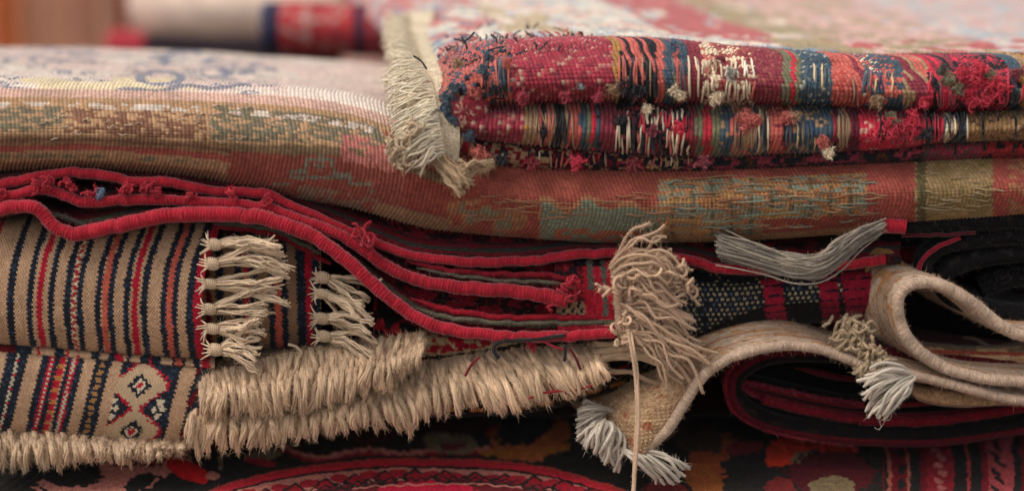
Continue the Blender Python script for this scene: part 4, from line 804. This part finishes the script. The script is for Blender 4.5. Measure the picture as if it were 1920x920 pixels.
def backing(root, name, top, bot, xa, xb, Y, col, mat=None, dY=0.02, dots=None):
    xs = xs_(xa, xb, 2.2); a, b = fx(top, xs), fx(bot, xs)
    rows = [P(xs, a, Y+dY*2.5), P(xs, a, Y+dY*0.6), P(xs, a*0.75+b*0.25, Y), P(xs, a*0.35+b*0.65, Y-0.002), P(xs, b, Y+dY*0.5), P(xs, b, Y+dY*2.5), P(xs, b, Y+0.25)]
    s = facing(surf(rows, 90)); i, j, h, _, _, r = weave(s.u, s.v, 6, 5, 0.5)
    c = np.broadcast_to(col, s.u.shape+(3,))*(0.7+0.6*r)[..., None]
    if dots is not None: c = dots(s, i, j, r, c)
    put(s, name, c, h*2.2+2*fbm(s.u/25, s.v/25, 6), mat or M_PILE, root); s.col = c; return s
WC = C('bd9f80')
def shag():
    root = thing('shaggy_wool_rug', 'beige rug with thick shaggy wool ends, lying under the striped flatweave', 'rug', P(640, 760, 0.1))
    T1 = [(-60, 770), (100, 790), (345, 815), (372, 700), (560, 690), (700, 690), (860, 680), (1000, 655), (1130, 640), (1200, 640)]
    dT = [(380, 690), (560, 655), (700, 650), (860, 665), (1000, 655), (1130, 640), (1230, 628)]
    dB = [(340, 815), (480, 805), (650, 785), (800, 768), (870, 772), (1000, 764), (1100, 740), (1160, 722), (1240, 696)]
    def dots(s, i, j, r, c):
        x, y = s.px, s.py; yb = fx(dB, x); c = c.copy()
        m = x > 820; c[m] = C('17140f')*(0.6+0.8*r[m])[..., None]
        k = (y > yb-28) & (x > 950) & ((i+j) % 4 == 0); c[k] = C('4e4634')
        l = (y > yb-9) & (y < yb-2) & (((x/44) % 1) < 0.62) & (x > 660); c[l] = C('a0682c')
        l = (y > yb-34) & (y < yb-30) & (x > 940) & (x < 1180); c[l] = C('741a1e')
        return c
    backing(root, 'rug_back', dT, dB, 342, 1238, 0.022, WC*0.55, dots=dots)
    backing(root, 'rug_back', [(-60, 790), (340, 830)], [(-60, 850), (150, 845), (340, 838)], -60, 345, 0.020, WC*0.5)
    lowB = [(350, 838), (420, 832), (480, 822), (560, 812), (650, 796), (740, 792), (800, 777), (860, 758), (930, 764), (1000, 738), (1060, 732), (1110, 712), (1165, 694)]
    lowT = [(350, 725), (480, 745), (560, 740), (650, 720), (740, 700), (800, 680), (900, 664), (1000, 652), (1120, 645), (1165, 650)]
    shag_row(root, lowT, lowB, 0.012, -0.012, 330, 4.3, WC, 356, 850, lean=[(350, -0.05), (600, 0.1), (850, 0.25)], rows=3, white=0.12)
    shag_row(root, lowT, lowB, 0.012, -0.014, 130, 5.0, WC*1.05, 850, 1120, lean=[(850, 0.35), (950, 0.55), (1060, 0.45), (1120, 0.4)], rows=3, white=0.35)
    # felted part running off to the right under the beige fringe
    a, c = yarn_bundle((1110, 668, -0.006), (1260, 690, 0.0), 26, 5, 22, 26, -8, WC*0.85, 16, 0.006, 4); put_tubes('felted_end', a, 5.5, c, M_YARN, root, sides=8, plies=2, pitch=22)
    shag_row(root, [(-60, 792), (100, 800), (340, 832)], [(-60, 872), (60, 872), (150, 863), (250, 856), (340, 846)], 0.010, -0.012, 150, 4.3, WC*0.92, -50, 338, lean=0.15, rows=3)
    # upper fold of shag beneath the tassels
    upT = [(372, 700), (450, 690), (520, 668), (600, 655), (700, 640), (790, 622)]
    upB = [(372, 770), (450, 768), (540, 764), (600, 752), (680, 735), (740, 716), (800, 676)]
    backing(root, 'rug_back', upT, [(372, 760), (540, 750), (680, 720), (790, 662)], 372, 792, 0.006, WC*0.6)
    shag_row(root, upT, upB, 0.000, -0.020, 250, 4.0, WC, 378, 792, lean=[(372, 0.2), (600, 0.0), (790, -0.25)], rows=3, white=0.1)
    # dark and red stray yarns over the shag
    for pts, cc, rd in [([(935, 672), (925, 655), (940, 640), (1000, 636), (1060, 628)], BLK*1.5, 5), ([(1058, 648), (1060, 660), (1058, 676)], BLK*1.5, 3.5), ([(1068, 652), (1080, 672), (1088, 692)], C('5a1418'), 3), ([(900, 668), (885, 682), (872, 704)], C('6a1c1e'), 3), ([(1020, 640), (1040, 650), (1062, 656)], C('8c1a26'), 2.5), ([(985, 750), (1020, 736), (1080, 730), (1110, 722)], C('8c2026'), 2.5), ([(1030, 718), (1040, 735)], C('7a2a20'), 2), ([(1052, 716), (1062, 738)], C('7a2a20'), 2)]:
        q = crom(P([p[0] for p in pts], [p[1] for p in pts], -0.024), 40); put_tubes('stray_yarn', q[None], rd, cc, M_YARN, root, sides=8, plies=2, pitch=9)
shag()

# ------------------------------------------------------------------ small patterned rug peeping out under the lowest red edge
def sliver():
    root = thing('small_patterned_rug', 'thin strip of red and cream patterned rug squeezed under the lowest red edge', 'rug', P(900, 655, 0.05))
    top = [(700, 560), (760, 600), (800, 618), (900, 630), (1000, 632), (1160, 628)]; bot = [(700, 660), (800, 686), (870, 682), (960, 668), (1060, 650), (1160, 640)]
    def dots(s, i, j, r, c):
        x, y = s.px, s.py; e = fx(bot, x)-y; c = c*0+C('6c1820')
        c = np.where((fbm(x/11, y/7, 5) > 0.5)[..., None], C('a08868'), C('8c1a28'))
        for q in range(9): ell(c, x, y, 815+q*24, 652-q*2.2+3*(q % 2), 10, 6, C('8c1a28'), 0, 0.3); ell(c, x, y, 827+q*24, 645-q*2+7*(q % 2), 4, 3, C('b39a78'))
        c[(e > 22) & (e < 26)] = C('9c8464'); c[(e <= 22)] = BLK; c[(e > 8) & (e < 14)] = C('741820'); c[(x > 700) & (x < 795) & (e > 26)] = BLK; c[(x < 790) & (noise(x/14, y/9, 2) > 0.62)] = C('93202a'); c[x > 1010] = BLK
        return c*(0.7+0.6*r)[..., None]
    s = backing(root, 'pile_strip', top, bot, 700, 1160, 0.014, C('6c1820'), dots=dots); fuzz('loose_fibre', s, 1200, 6, root, colgrid=s.col)
sliver()

# ------------------------------------------------------------------ dark dotted fabric with red bands
def dotted():
    root = thing('dark_blue_cloth', 'dark blue dotted woven cloth with crimson bands beside the beige fringe', 'blanket', P(1440, 570, 0.1))
    xs = xs_(1235, 1640, 1.5); top = [(1235, 500), (1300, 505), (1400, 508), (1500, 500), (1640, 490)]; bot = [(1235, 668), (1300, 650), (1350, 630), (1420, 604), (1500, 592), (1640, 590)]
    a, b = fx(top, xs), fx(bot, xs)
    rows = [P(xs, a, 0.09), P(xs, a, 0.03), P(xs, a*0.7+b*0.3, 0.010), P(xs, a*0.35+b*0.65, 0.008), P(xs, b, 0.02), P(xs, b, 0.1)]
    s = facing(surf(rows, 120)); i, j, h, ou, ov, r = weave(s.u, s.v, 5.4, 4.8, 0.0); x = s.px+ou+(s.py-560)*-0.12; y = s.py
    c = np.broadcast_to(C('1b1e25'), s.u.shape+(3,)).copy(); d = ((i+j//2) % 2 == 0) & (r > 0.12) & (j % 2 == 0); c[d] = C('86785e'); c[d & (r < 0.3)] = C('444c56')
    c[(y < fx(top, x)+24) & (r < 0.7)] = C('15161a'); c[(y > fx(bot, x)-26)] = C('14110f')
    for p, q in ((1432, 1470), (1538, 1574), (1582, 1640)):
        m = (x > p+3*(r-0.5)) & (x < q+3*(r-0.5)); c[m] = C('84182c'); c[m & (j % 4 == 0) & (r > 0.35)] = C('241420')
    c = c*(0.8+0.4*r)[..., None]; put(s, 'woven_face', c, h*2.4, M_WOVEN, root); fuzz('loose_fibre', s, 1400, 6, root, colgrid=c)
    backing(root, 'under_layer', [(1180, 690), (1300, 640), (1420, 605), (1640, 600)], [(1180, 720), (1300, 690), (1420, 640), (1640, 640)], 1180, 1640, 0.045, C('2a1212'))
dotted()

# ------------------------------------------------------------------ black blanket at the right with the grey tassel
def black_blanket():
    root = thing('black_wool_blanket', 'black wool blanket folded at the right edge, with a grey tassel wrapped in red', 'blanket', P(1820, 470, 0.15))
    dk = C('121011')
    def colf(s, side):
        c = np.broadcast_to(dk, s.u.shape+(3,)).copy(); n = noise(s.u/14, s.v/10, 3); c[n > 0.7] = C('24201f'); return c
    specs = [([(1990, 410), (1900, 412), (1800, 418), (1720, 424), (1690, 424)], 0.0, 25), ([(1990, 446), (1900, 446), (1830, 452), (1770, 462), (1738, 486), (1735, 512)], 0.004, 17), ([(1990, 476), (1900, 478), (1820, 492), (1768, 520), (1790, 560), (1880, 588), (1990, 600)], 0.008, 20), ([(1990, 515), (1900, 525), (1840, 545)], 0.02, 18), ([(1990, 434), (1850, 440), (1740, 446), (1660, 452)], 0.03, 16)]
    for p, Y, t in specs:
        s = slab('folded_layer', p, Y, 0.28, t, colf, root, mat=M_DARK, nv=60); fuzz('loose_fibre', s, 1600, 8, root, C('3c3836'))
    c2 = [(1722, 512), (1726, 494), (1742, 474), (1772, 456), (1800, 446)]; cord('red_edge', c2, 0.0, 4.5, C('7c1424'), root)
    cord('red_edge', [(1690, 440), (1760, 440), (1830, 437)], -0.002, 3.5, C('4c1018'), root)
    backing(root, 'inner_layer', [(1600, 425), (1700, 420), (2000, 405)], [(1600, 560), (1700, 600), (2000, 660)], 1600, 2000, 0.07, C('181213'), mat=M_DARK)
    backing(root, 'red_patch', [(1640, 470), (1730, 455)], [(1640, 500), (1730, 520)], 1640, 1732, 0.03, C('4c1018'))
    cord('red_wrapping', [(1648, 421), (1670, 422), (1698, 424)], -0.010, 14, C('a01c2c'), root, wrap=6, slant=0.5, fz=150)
    gr = C('8e8172'); ctrl = []; cols = []
    main = np.array([(1656, 420, -0.012), (1620, 432, -0.016), (1575, 455, -0.02), (1535, 488, -0.024), (1480, 492, -0.024), (1420, 476, -0.016), (1350, 462, -0.006)], float)
    low = np.array([(1656, 424, -0.012), (1625, 442, -0.02), (1595, 468, -0.026), (1560, 500, -0.03), (1500, 508, -0.03), (1430, 488, -0.022), (1345, 458, -0.006)], float)
    for k in range(140):
        f = rng.random(); b = main*(1-f)+low*f; sp = np.array([3.5, 4.5, 6, 7, 8, 9, 11])
        b = b.copy(); b[:, 1] += rng.normal(0, 1)*sp*0.9+rng.normal(0, 3.0, 7); b[:, 0] += rng.normal(0, 3, 7); b[:, 2] += rng.normal(0, 0.002, 7)-0.004*(1-abs(2*f-1))
        m = rng.integers(5, 8); b = b[:m] if rng.random() < 0.3 else b
        b = crom(b, 8); ctrl.append(P(b[:, 0], b[:, 1], b[:, 2])); cols.append([gr, gr*0.8, gr*0.95, C('6a6056')][rng.integers(4)])
    a = batch(ctrl, 34); o = mesh('grey_tassel', *tubes(a, 1.7, np.array(cols), 6, 2, 9, 0.3), M_YARN, root); tube_fuzz('loose_fibre', a, 2.0, 7000, 9, gr*0.95, o)
black_blanket()

# ------------------------------------------------------------------ beige rugs on the right
BG = C('b09680')
def beigecol(s, side, redline=True):
    n = fbm(s.u/90, s.v/14, 12); c = np.where((n > 0.52)[..., None], C('aa9078'), C('b49c86')).copy()
    v = np.minimum(s.v, s.v[-1:]-s.v); c[((v % 31) < 3.5)] = C('9a5f45'); c[(noise(s.u/30, s.v/7, 4) > 0.7)] = C('a9784c'); c[(noise(s.u/16, s.v/5, 14) > 0.8)] = C('8d6a50'); return c
def beige():
    root = thing('rolled_beige_rug', 'beige rug curled into an open loop at the right edge, with worn orange streaks', 'rug', P(1780, 620, 0.1))
    pa = [(1990, 632), (1925, 630), (1880, 612), (1840, 580), (1800, 552), (1755, 532), (1715, 531), (1690, 548), (1684, 578), (1694, 618), (1722, 655), (1770, 688), (1830, 706), (1900, 714), (1990, 718)]
    s = slab('rug_body', pa, -0.022, 0.10, 17, beigecol, root, dx=-0.044, dz=0.006, nv=130, du=1.8); fuzz('loose_fibre', s, 7000, 5.5, root, C('b89a78'), mask=s.pos[..., 1] < 0.05)
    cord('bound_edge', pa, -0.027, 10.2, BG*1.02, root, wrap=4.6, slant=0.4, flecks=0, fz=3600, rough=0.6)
    # the turn seen inside the loop: a ribbed inner face
    def inner(s, i, j, r, c):
        c = np.where((j % 3 == 0)[..., None], C('96714f'), C('ad8d6a')); c[(s.py < 668) & (noise(s.px/60, s.py/9, 3) > 0.5)] = C('6e5a44'); c[np.abs(s.py-659-(s.px-1740)*0.03) < 3] = C('8a3e30'); c = c*(0.8+0.4*r)[..., None]; return c
    s = backing(root, 'inner_face', [(1700, 640), (1760, 646), (1860, 652), (1990, 640)], [(1700, 650), (1760, 686), (1830, 704), (1990, 716)], 1700, 1990, 0.014, BG, mat=M_COARSE, dY=0.05, dots=inner)
    # crumpled fringe at its far end, leaning down the outside
    ctrl = []
    for k in range(64):
        f = rng.random(); x = 1582+f*78+rng.normal(0, 13); y = 592+f*90+rng.normal(0, 7); an = rng.normal(2.0, 0.9); l = rng.uniform(20, 48); tt = np.linspace(0, 1, 4)
        ctrl.append(P(x+math.cos(an)*l*tt, y+math.sin(an)*l*tt*0.8+rng.normal(0, 5, 4), -0.010-0.012*np.sin(tt*2.6)-0.012*f))
    a = batch(ctrl, 14); 
    for k in range(len(a)): put_tubes('fringe_strand', a[k:k+1], 3.3, C('a0886c')*rng.uniform(0.85, 1.15), M_YARN, root, sides=8, plies=2, pitch=12)
    tube_fuzz('loose_fibre', a, 3.2, 2600, 9, C('a89070'), root)
    q = batch([P(np.array([1625, 1645, 1670, 1700]), np.array([490+k*3, 472+k*2, 472, 500+k*2]), 0.01)+rng.normal(0, 0.0008, (4, 3)) for k in range(7)], 20); put_tubes('twisted_end', q, 3.5, C('7d5a34'), M_YARN, root, sides=8, plies=2, pitch=12)

    root = thing('arched_beige_rug', 'beige rug arching over the dark folded rug, white fringe at its lower left corner', 'rug', P(1440, 720, 0.1))
    pb = [(1182, 856), (1215, 836), (1255, 800), (1290, 745), (1320, 702), (1360, 675), (1410, 657), (1470, 648), (1530, 652), (1580, 668), (1640, 690), (1700, 702), (1770, 716), (1840, 735), (1900, 748), (1990, 756)]
    s = slab('rug_body', pb, -0.020, 0.10, 15, beigecol, root, dx=-0.046, dz=0.016, nv=130, du=1.8); fuzz('loose_fibre', s, 6000, 8, root, C('b0926f'), mask=s.pos[..., 1] < 0.05)
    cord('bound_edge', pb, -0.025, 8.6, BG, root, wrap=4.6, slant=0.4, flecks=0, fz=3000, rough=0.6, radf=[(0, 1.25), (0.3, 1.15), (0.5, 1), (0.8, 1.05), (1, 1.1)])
    # flat end panel hanging down in front, loops of wool in slanting ribs
    Lf = crom(P(*np.array([(1236, 704, 0.010), (1180, 742, 0.0), (1145, 778, -0.008), (1160, 815, -0.014), (1180, 850, -0.018)]).T), 130)
    Rt = crom(P(*np.array([(1345, 672, -0.005), (1318, 712, -0.016), (1290, 755, -0.020), (1262, 800, -0.022), (1212, 846, -0.022)]).T), 130)
    rows = [Lf+[0, 0.03, 0], Lf+[0, 0.004, 0]]+[Lf*(1-f)+Rt*f+np.array([0, -0.008*math.sin(f*3.1), 0]) for f in (0.1, 0.35, 0.65, 0.9, 1.0)]
    s = facing(surf(rows, 110)); i, j, h, _, _, r = weave(s.v, s.u, 9.0, 8.0, 0.5, warp=1.2)
    c = np.where((r > 0.5)[..., None], C('a78868'), C('a07e5e'))*(0.85+0.3*r)[..., None]; c[(noise(s.u/24, s.v/12, 3) > 0.86)] = C('94553c'); c = c
    put(s, 'end_panel', c, h*3.4+3*fbm(s.u/24, s.v/18, 3), M_COARSE, root); fuzz('loose_fibre', s, 3800, 8, root, C('b0926f'))
    def whites(name, roots, ends, n, rad, col, Y, sag=-8, sp=8):
        ctrl = []
        n = int(n*1.45); roots, ends = crom(roots, n), crom(ends, n)
        for k in range(n):
            p, e = roots[k]+rng.normal(0, 3, 2), ends[k]+rng.normal(0, sp, 2); tt = np.linspace(0, 1, 6); w_ = rng.normal(0, 6)
            X = p[0]+(e[0]-p[0])*tt+w_*np.sin(tt*np.pi*1.2)+rng.normal(0, 1, 6); Yp = p[1]+(e[1]-p[1])*tt+sag*4*tt*(1-tt)*rng.uniform(0.5, 1.3)+rng.normal(0, 0.8, 6); ctrl.append(P(X, Yp, Y-0.013*np.sin(tt*2.3)*rng.uniform(0.4, 1.3)))
        a = batch(ctrl, 30); rad *= 0.78; pr = np.interp(np.linspace(0, 1, 30), [0, 0.85, 0.93, 1], [1, 1, 1.08, 0.8])
        for k in range(n): put_tubes(name, a[k:k+1], (rad*rng.uniform(0.85, 1.15)*pr)[None], vary(col, 1, 0.1)[0], M_YARN, root, sides=8, plies=2, pitch=13, amp=0.28)
        tube_fuzz('loose_fibre', a, rad, 70*n, 8, col, root)
    wh = C('bcae9c')
    whites('fringe_strand', [(1150, 768), (1128, 780), (1118, 792), (1112, 800)], [(1090, 770), (1082, 800), (1086, 822), (1098, 834)], 14, 4.0, wh*0.75, -0.006)
    whites('fringe_strand', [(1120, 790), (1135, 790), (1150, 796), (1162, 806)], [(1092, 828), (1120, 846), (1145, 868), (1164, 880)], 20, 4.6, wh, -0.016, -6, 5)
    whites('fringe_strand', [(1164, 842), (1176, 850), (1190, 850), (1212, 842)], [(1205, 880), (1235, 895), (1262, 905), (1288, 882)], 18, 4.4, wh, -0.022, -8, 7)
    whites('fringe_strand', [(1712, 704), (1706, 710), (1700, 716), (1700, 722)], [(1625, 695), (1622, 725), (1628, 758), (1645, 782)], 17, 4.6, wh*1.0, -0.030, -14, 6)
    whites('fringe_strand', [(1712, 706), (1708, 714), (1704, 722), (1704, 728)], [(1640, 778), (1652, 780), (1662, 772), (1674, 752)], 14, 4.6, wh*0.95, -0.034, -10, 6)
    whites('fringe_strand', [(1655, 680), (1640, 680), (1630, 684), (1620, 690)], [(1600, 690), (1605, 700), (1610, 706), (1618, 708)], 9, 4.2, C('a89274'), -0.018, -6, 4)
    th = [P(np.array([1664, 1672, 1668, 1660, 1655, 1648]), np.array([770, 776, 786, 788, 796, 806]), -0.035), P(np.array([1660, 1650, 1652, 1645, 1640]), np.array([782, 790, 800, 804, 800]), -0.035)]
    for q in th: put_tubes('loose_thread', crom(q, 30)[None], 0.6, wh*0.8, M_HAIR, root, sides=4)
    # pile underside below the bound edge at the right
    backing(root, 'pile_underside', [(1705, 722), (1800, 738), (1990, 762)], [(1705, 728), (1730, 748), (1800, 758), (1900, 756), (1990, 768)], 1703, 1990, -0.004, C('9a7a5a'), mat=M_COARSE)
beige()

# ------------------------------------------------------------------ dark folded pile rug, lower right
def dark_roll():
    root = thing('dark_folded_rug', 'black and deep crimson pile rug folded in an oval roll at the lower right', 'rug', P(1640, 760, 0.1))
    def colf(s, side):
        c = np.where((side == 1)[..., None], C('100d0d'), C('4c1018')).copy(); n = noise(s.u/20, s.v/8, 3); c[(n > 0.75) & (side == 1)] = C('1e1413'); return c
    def colo(s, side):
        c = np.where((side == 1)[..., None], C('5c101a'), C('0f0c0c')).copy(); return c
    po = [(1990, 700), (1800, 682), (1620, 668), (1500, 662), (1430, 672), (1385, 700), (1378, 735), (1398, 770), (1450, 795), (1540, 812), (1640, 820), (1760, 820), (1880, 804), (1990, 785)]
    cdir = slab('outer_fold', po, 0.012, 0.25, 26, colf, root, mat=M_PILE, nv=60); fuzz('loose_fibre', cdir, 2500, 7, root, C('3a1216'))
    oo = [(1480, 648), (1410, 660), (1368, 695), (1362, 738), (1382, 776), (1440, 806), (1540, 827), (1600, 834)]
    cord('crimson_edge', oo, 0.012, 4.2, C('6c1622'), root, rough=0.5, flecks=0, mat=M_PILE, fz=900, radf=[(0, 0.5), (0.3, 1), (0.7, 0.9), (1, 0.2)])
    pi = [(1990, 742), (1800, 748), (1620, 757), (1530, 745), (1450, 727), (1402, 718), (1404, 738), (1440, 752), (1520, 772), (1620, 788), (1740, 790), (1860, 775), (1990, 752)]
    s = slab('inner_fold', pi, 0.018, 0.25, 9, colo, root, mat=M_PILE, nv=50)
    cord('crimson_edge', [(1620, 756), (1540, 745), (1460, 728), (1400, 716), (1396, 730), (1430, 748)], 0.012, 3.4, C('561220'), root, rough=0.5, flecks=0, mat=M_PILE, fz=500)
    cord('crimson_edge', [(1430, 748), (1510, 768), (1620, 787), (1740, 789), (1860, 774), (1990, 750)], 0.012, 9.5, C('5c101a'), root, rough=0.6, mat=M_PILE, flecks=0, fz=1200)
    cord('crimson_edge', [(1490, 688), (1560, 704), (1640, 716)], 0.012, 7, C('3a0c12'), root, rough=0.6, mat=M_PILE, flecks=0, radf=[(0, 0.2), (0.3, 1), (1, 0.8)])
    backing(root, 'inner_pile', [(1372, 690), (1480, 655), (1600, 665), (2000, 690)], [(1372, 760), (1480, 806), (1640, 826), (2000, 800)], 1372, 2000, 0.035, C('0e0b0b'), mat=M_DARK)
dark_roll()

# ------------------------------------------------------------------ filler folds added inside the pile to block light leaking through the gaps
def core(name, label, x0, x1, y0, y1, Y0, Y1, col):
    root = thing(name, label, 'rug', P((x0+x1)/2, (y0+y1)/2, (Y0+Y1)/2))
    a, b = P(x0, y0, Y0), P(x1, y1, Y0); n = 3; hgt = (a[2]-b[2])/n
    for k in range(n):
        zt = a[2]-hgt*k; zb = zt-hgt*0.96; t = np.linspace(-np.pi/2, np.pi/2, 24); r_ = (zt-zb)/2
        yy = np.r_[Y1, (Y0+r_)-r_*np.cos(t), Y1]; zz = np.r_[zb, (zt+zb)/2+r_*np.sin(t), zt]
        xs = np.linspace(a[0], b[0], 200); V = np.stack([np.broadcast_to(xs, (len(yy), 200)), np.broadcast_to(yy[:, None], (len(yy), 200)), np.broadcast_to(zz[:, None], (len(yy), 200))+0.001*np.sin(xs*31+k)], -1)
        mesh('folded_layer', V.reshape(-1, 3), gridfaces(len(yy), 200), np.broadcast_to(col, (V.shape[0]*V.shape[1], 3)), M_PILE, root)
core('inner_filler', 'dark maroon filler folds added deep inside the pile to block light through the gaps', -70, 1990, 452, 800, 0.10, 0.50, C('221012'))

# ------------------------------------------------------------------ out-of-focus things behind
def roll(name, label, cx, cy, Y, rad_px, x0, x1, colf, squash=0.85, parts=None):
    sc_ = (Y-CAM[1])/(-CAM[1]); root = thing(name, label, 'rug', P(cx, cy, Y))
    r_ = rad_px*S*sc_; a, b = P(x0, cy, Y), P(x1, cy, Y)
    t = np.linspace(0, 2*np.pi*2.6, 200); rr = r_*(1-0.12*t/(2*np.pi)); xs = np.linspace(a[0], b[0], 160)
    V = np.stack([np.broadcast_to(xs, (200, 160)), a[1]+(rr*np.cos(t))[:, None]+0*xs, a[2]+(squash*rr*np.sin(t))[:, None]+0.004*np.sin(xs*14+cx)], -1)
    c = colf(V, np.broadcast_to(t[:, None], (200, 160)), np.linspace(0, 1, 160)[None]+0*t[:, None]); mesh('rolled_body', V.reshape(-1, 3), gridfaces(200, 160), c.reshape(-1, 3), M_SOFT, root)
    return root
def c_red(V, t, f):
    c = np.broadcast_to(C('a03436'), f.shape+(3,)).copy(); n = fbm(f*14, t*3, 5); c[n > 0.66] = C('a07c74'); c[(n < 0.36)] = C('8a3038'); c[f < 0.14] = C('2c2a3e'); c[f < 0.05] = C('4a4658'); c[(f > 0.72) & (f < 0.80)] = C('3c2c3c'); c[(f > 0.86) & (n > 0.5)] = C('8c5c68'); return c
roll('red_rolled_rug', 'blurred red rolled rug with a dark blue end band, behind the faded kilim', 608, 62, 0.62, 60, 494, 735, c_red)
roll('cream_rolled_rug', 'blurred pale cream rolled rug lying left of the red roll in the background', 400, 4, 1.05, 84, 255, 640, lambda V, t, f: np.broadcast_to(C('ecd0bc'), f.shape+(3,)).copy())
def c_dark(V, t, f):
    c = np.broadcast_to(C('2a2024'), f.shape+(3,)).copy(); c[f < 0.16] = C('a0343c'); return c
roll('shadow_roll', 'blurred dark plum roll standing in for the shadow beneath the cream roll in the background', 380, 92, 0.95, 38, 205, 640, c_dark)  # near-black body stands in for the shadow under the cream roll
def drape(label, x0, x1, Y, col, col2=None, k=1.0):
    root = thing('hanging_rug', label, 'rug', P((x0+x1)/2, 160, Y)); xs = np.linspace(x0, x1, 200); ph = np.linspace(0, 1, 200)
    top = P(xs, 0*xs-260, Y); z = np.linspace(top[0, 2], -0.33, 60); V = np.stack([np.broadcast_to(top[:, 0], (60, 200)), Y+0.02*k*np.sin(ph*23+x0)[None]+0*z[:, None], np.broadcast_to(z[:, None], (60, 200))], -1)
    n = fbm(ph[None]*6+x0, z[:, None]*2, 3); c = np.where((n > 0.5)[..., None], col, col if col2 is None else col2)
    V = np.concatenate([V, V[::-1]+[0, 0.012, 0]]); c = np.concatenate([c, c[::-1]]); mesh('hanging_cloth', V.reshape(-1, 3), gridfaces(120, 200), c.reshape(-1, 3), M_SOFT, root)
drape('blurred orange hanging textile at the far left edge of the background', -220, 34, 2.1, C('cc8458'))
drape('blurred brown hanging textile next to the orange one in the background', 30, 215, 2.0, C('d4a488'), C('c09078'))
drape('blurred rose red hanging textile behind the cream roll', 205, 420, 2.25, C('cc7a6c'), C('b8685c'))
drape('blurred pale rose hanging textile right of the rose red one', 400, 900, 2.5, C('cca294'), C('bc8a7e'))
drape('blurred beige hanging textile at the right of the background', 890, 2400, 2.7, C('b09a88'), C('a08474'), 1.5)
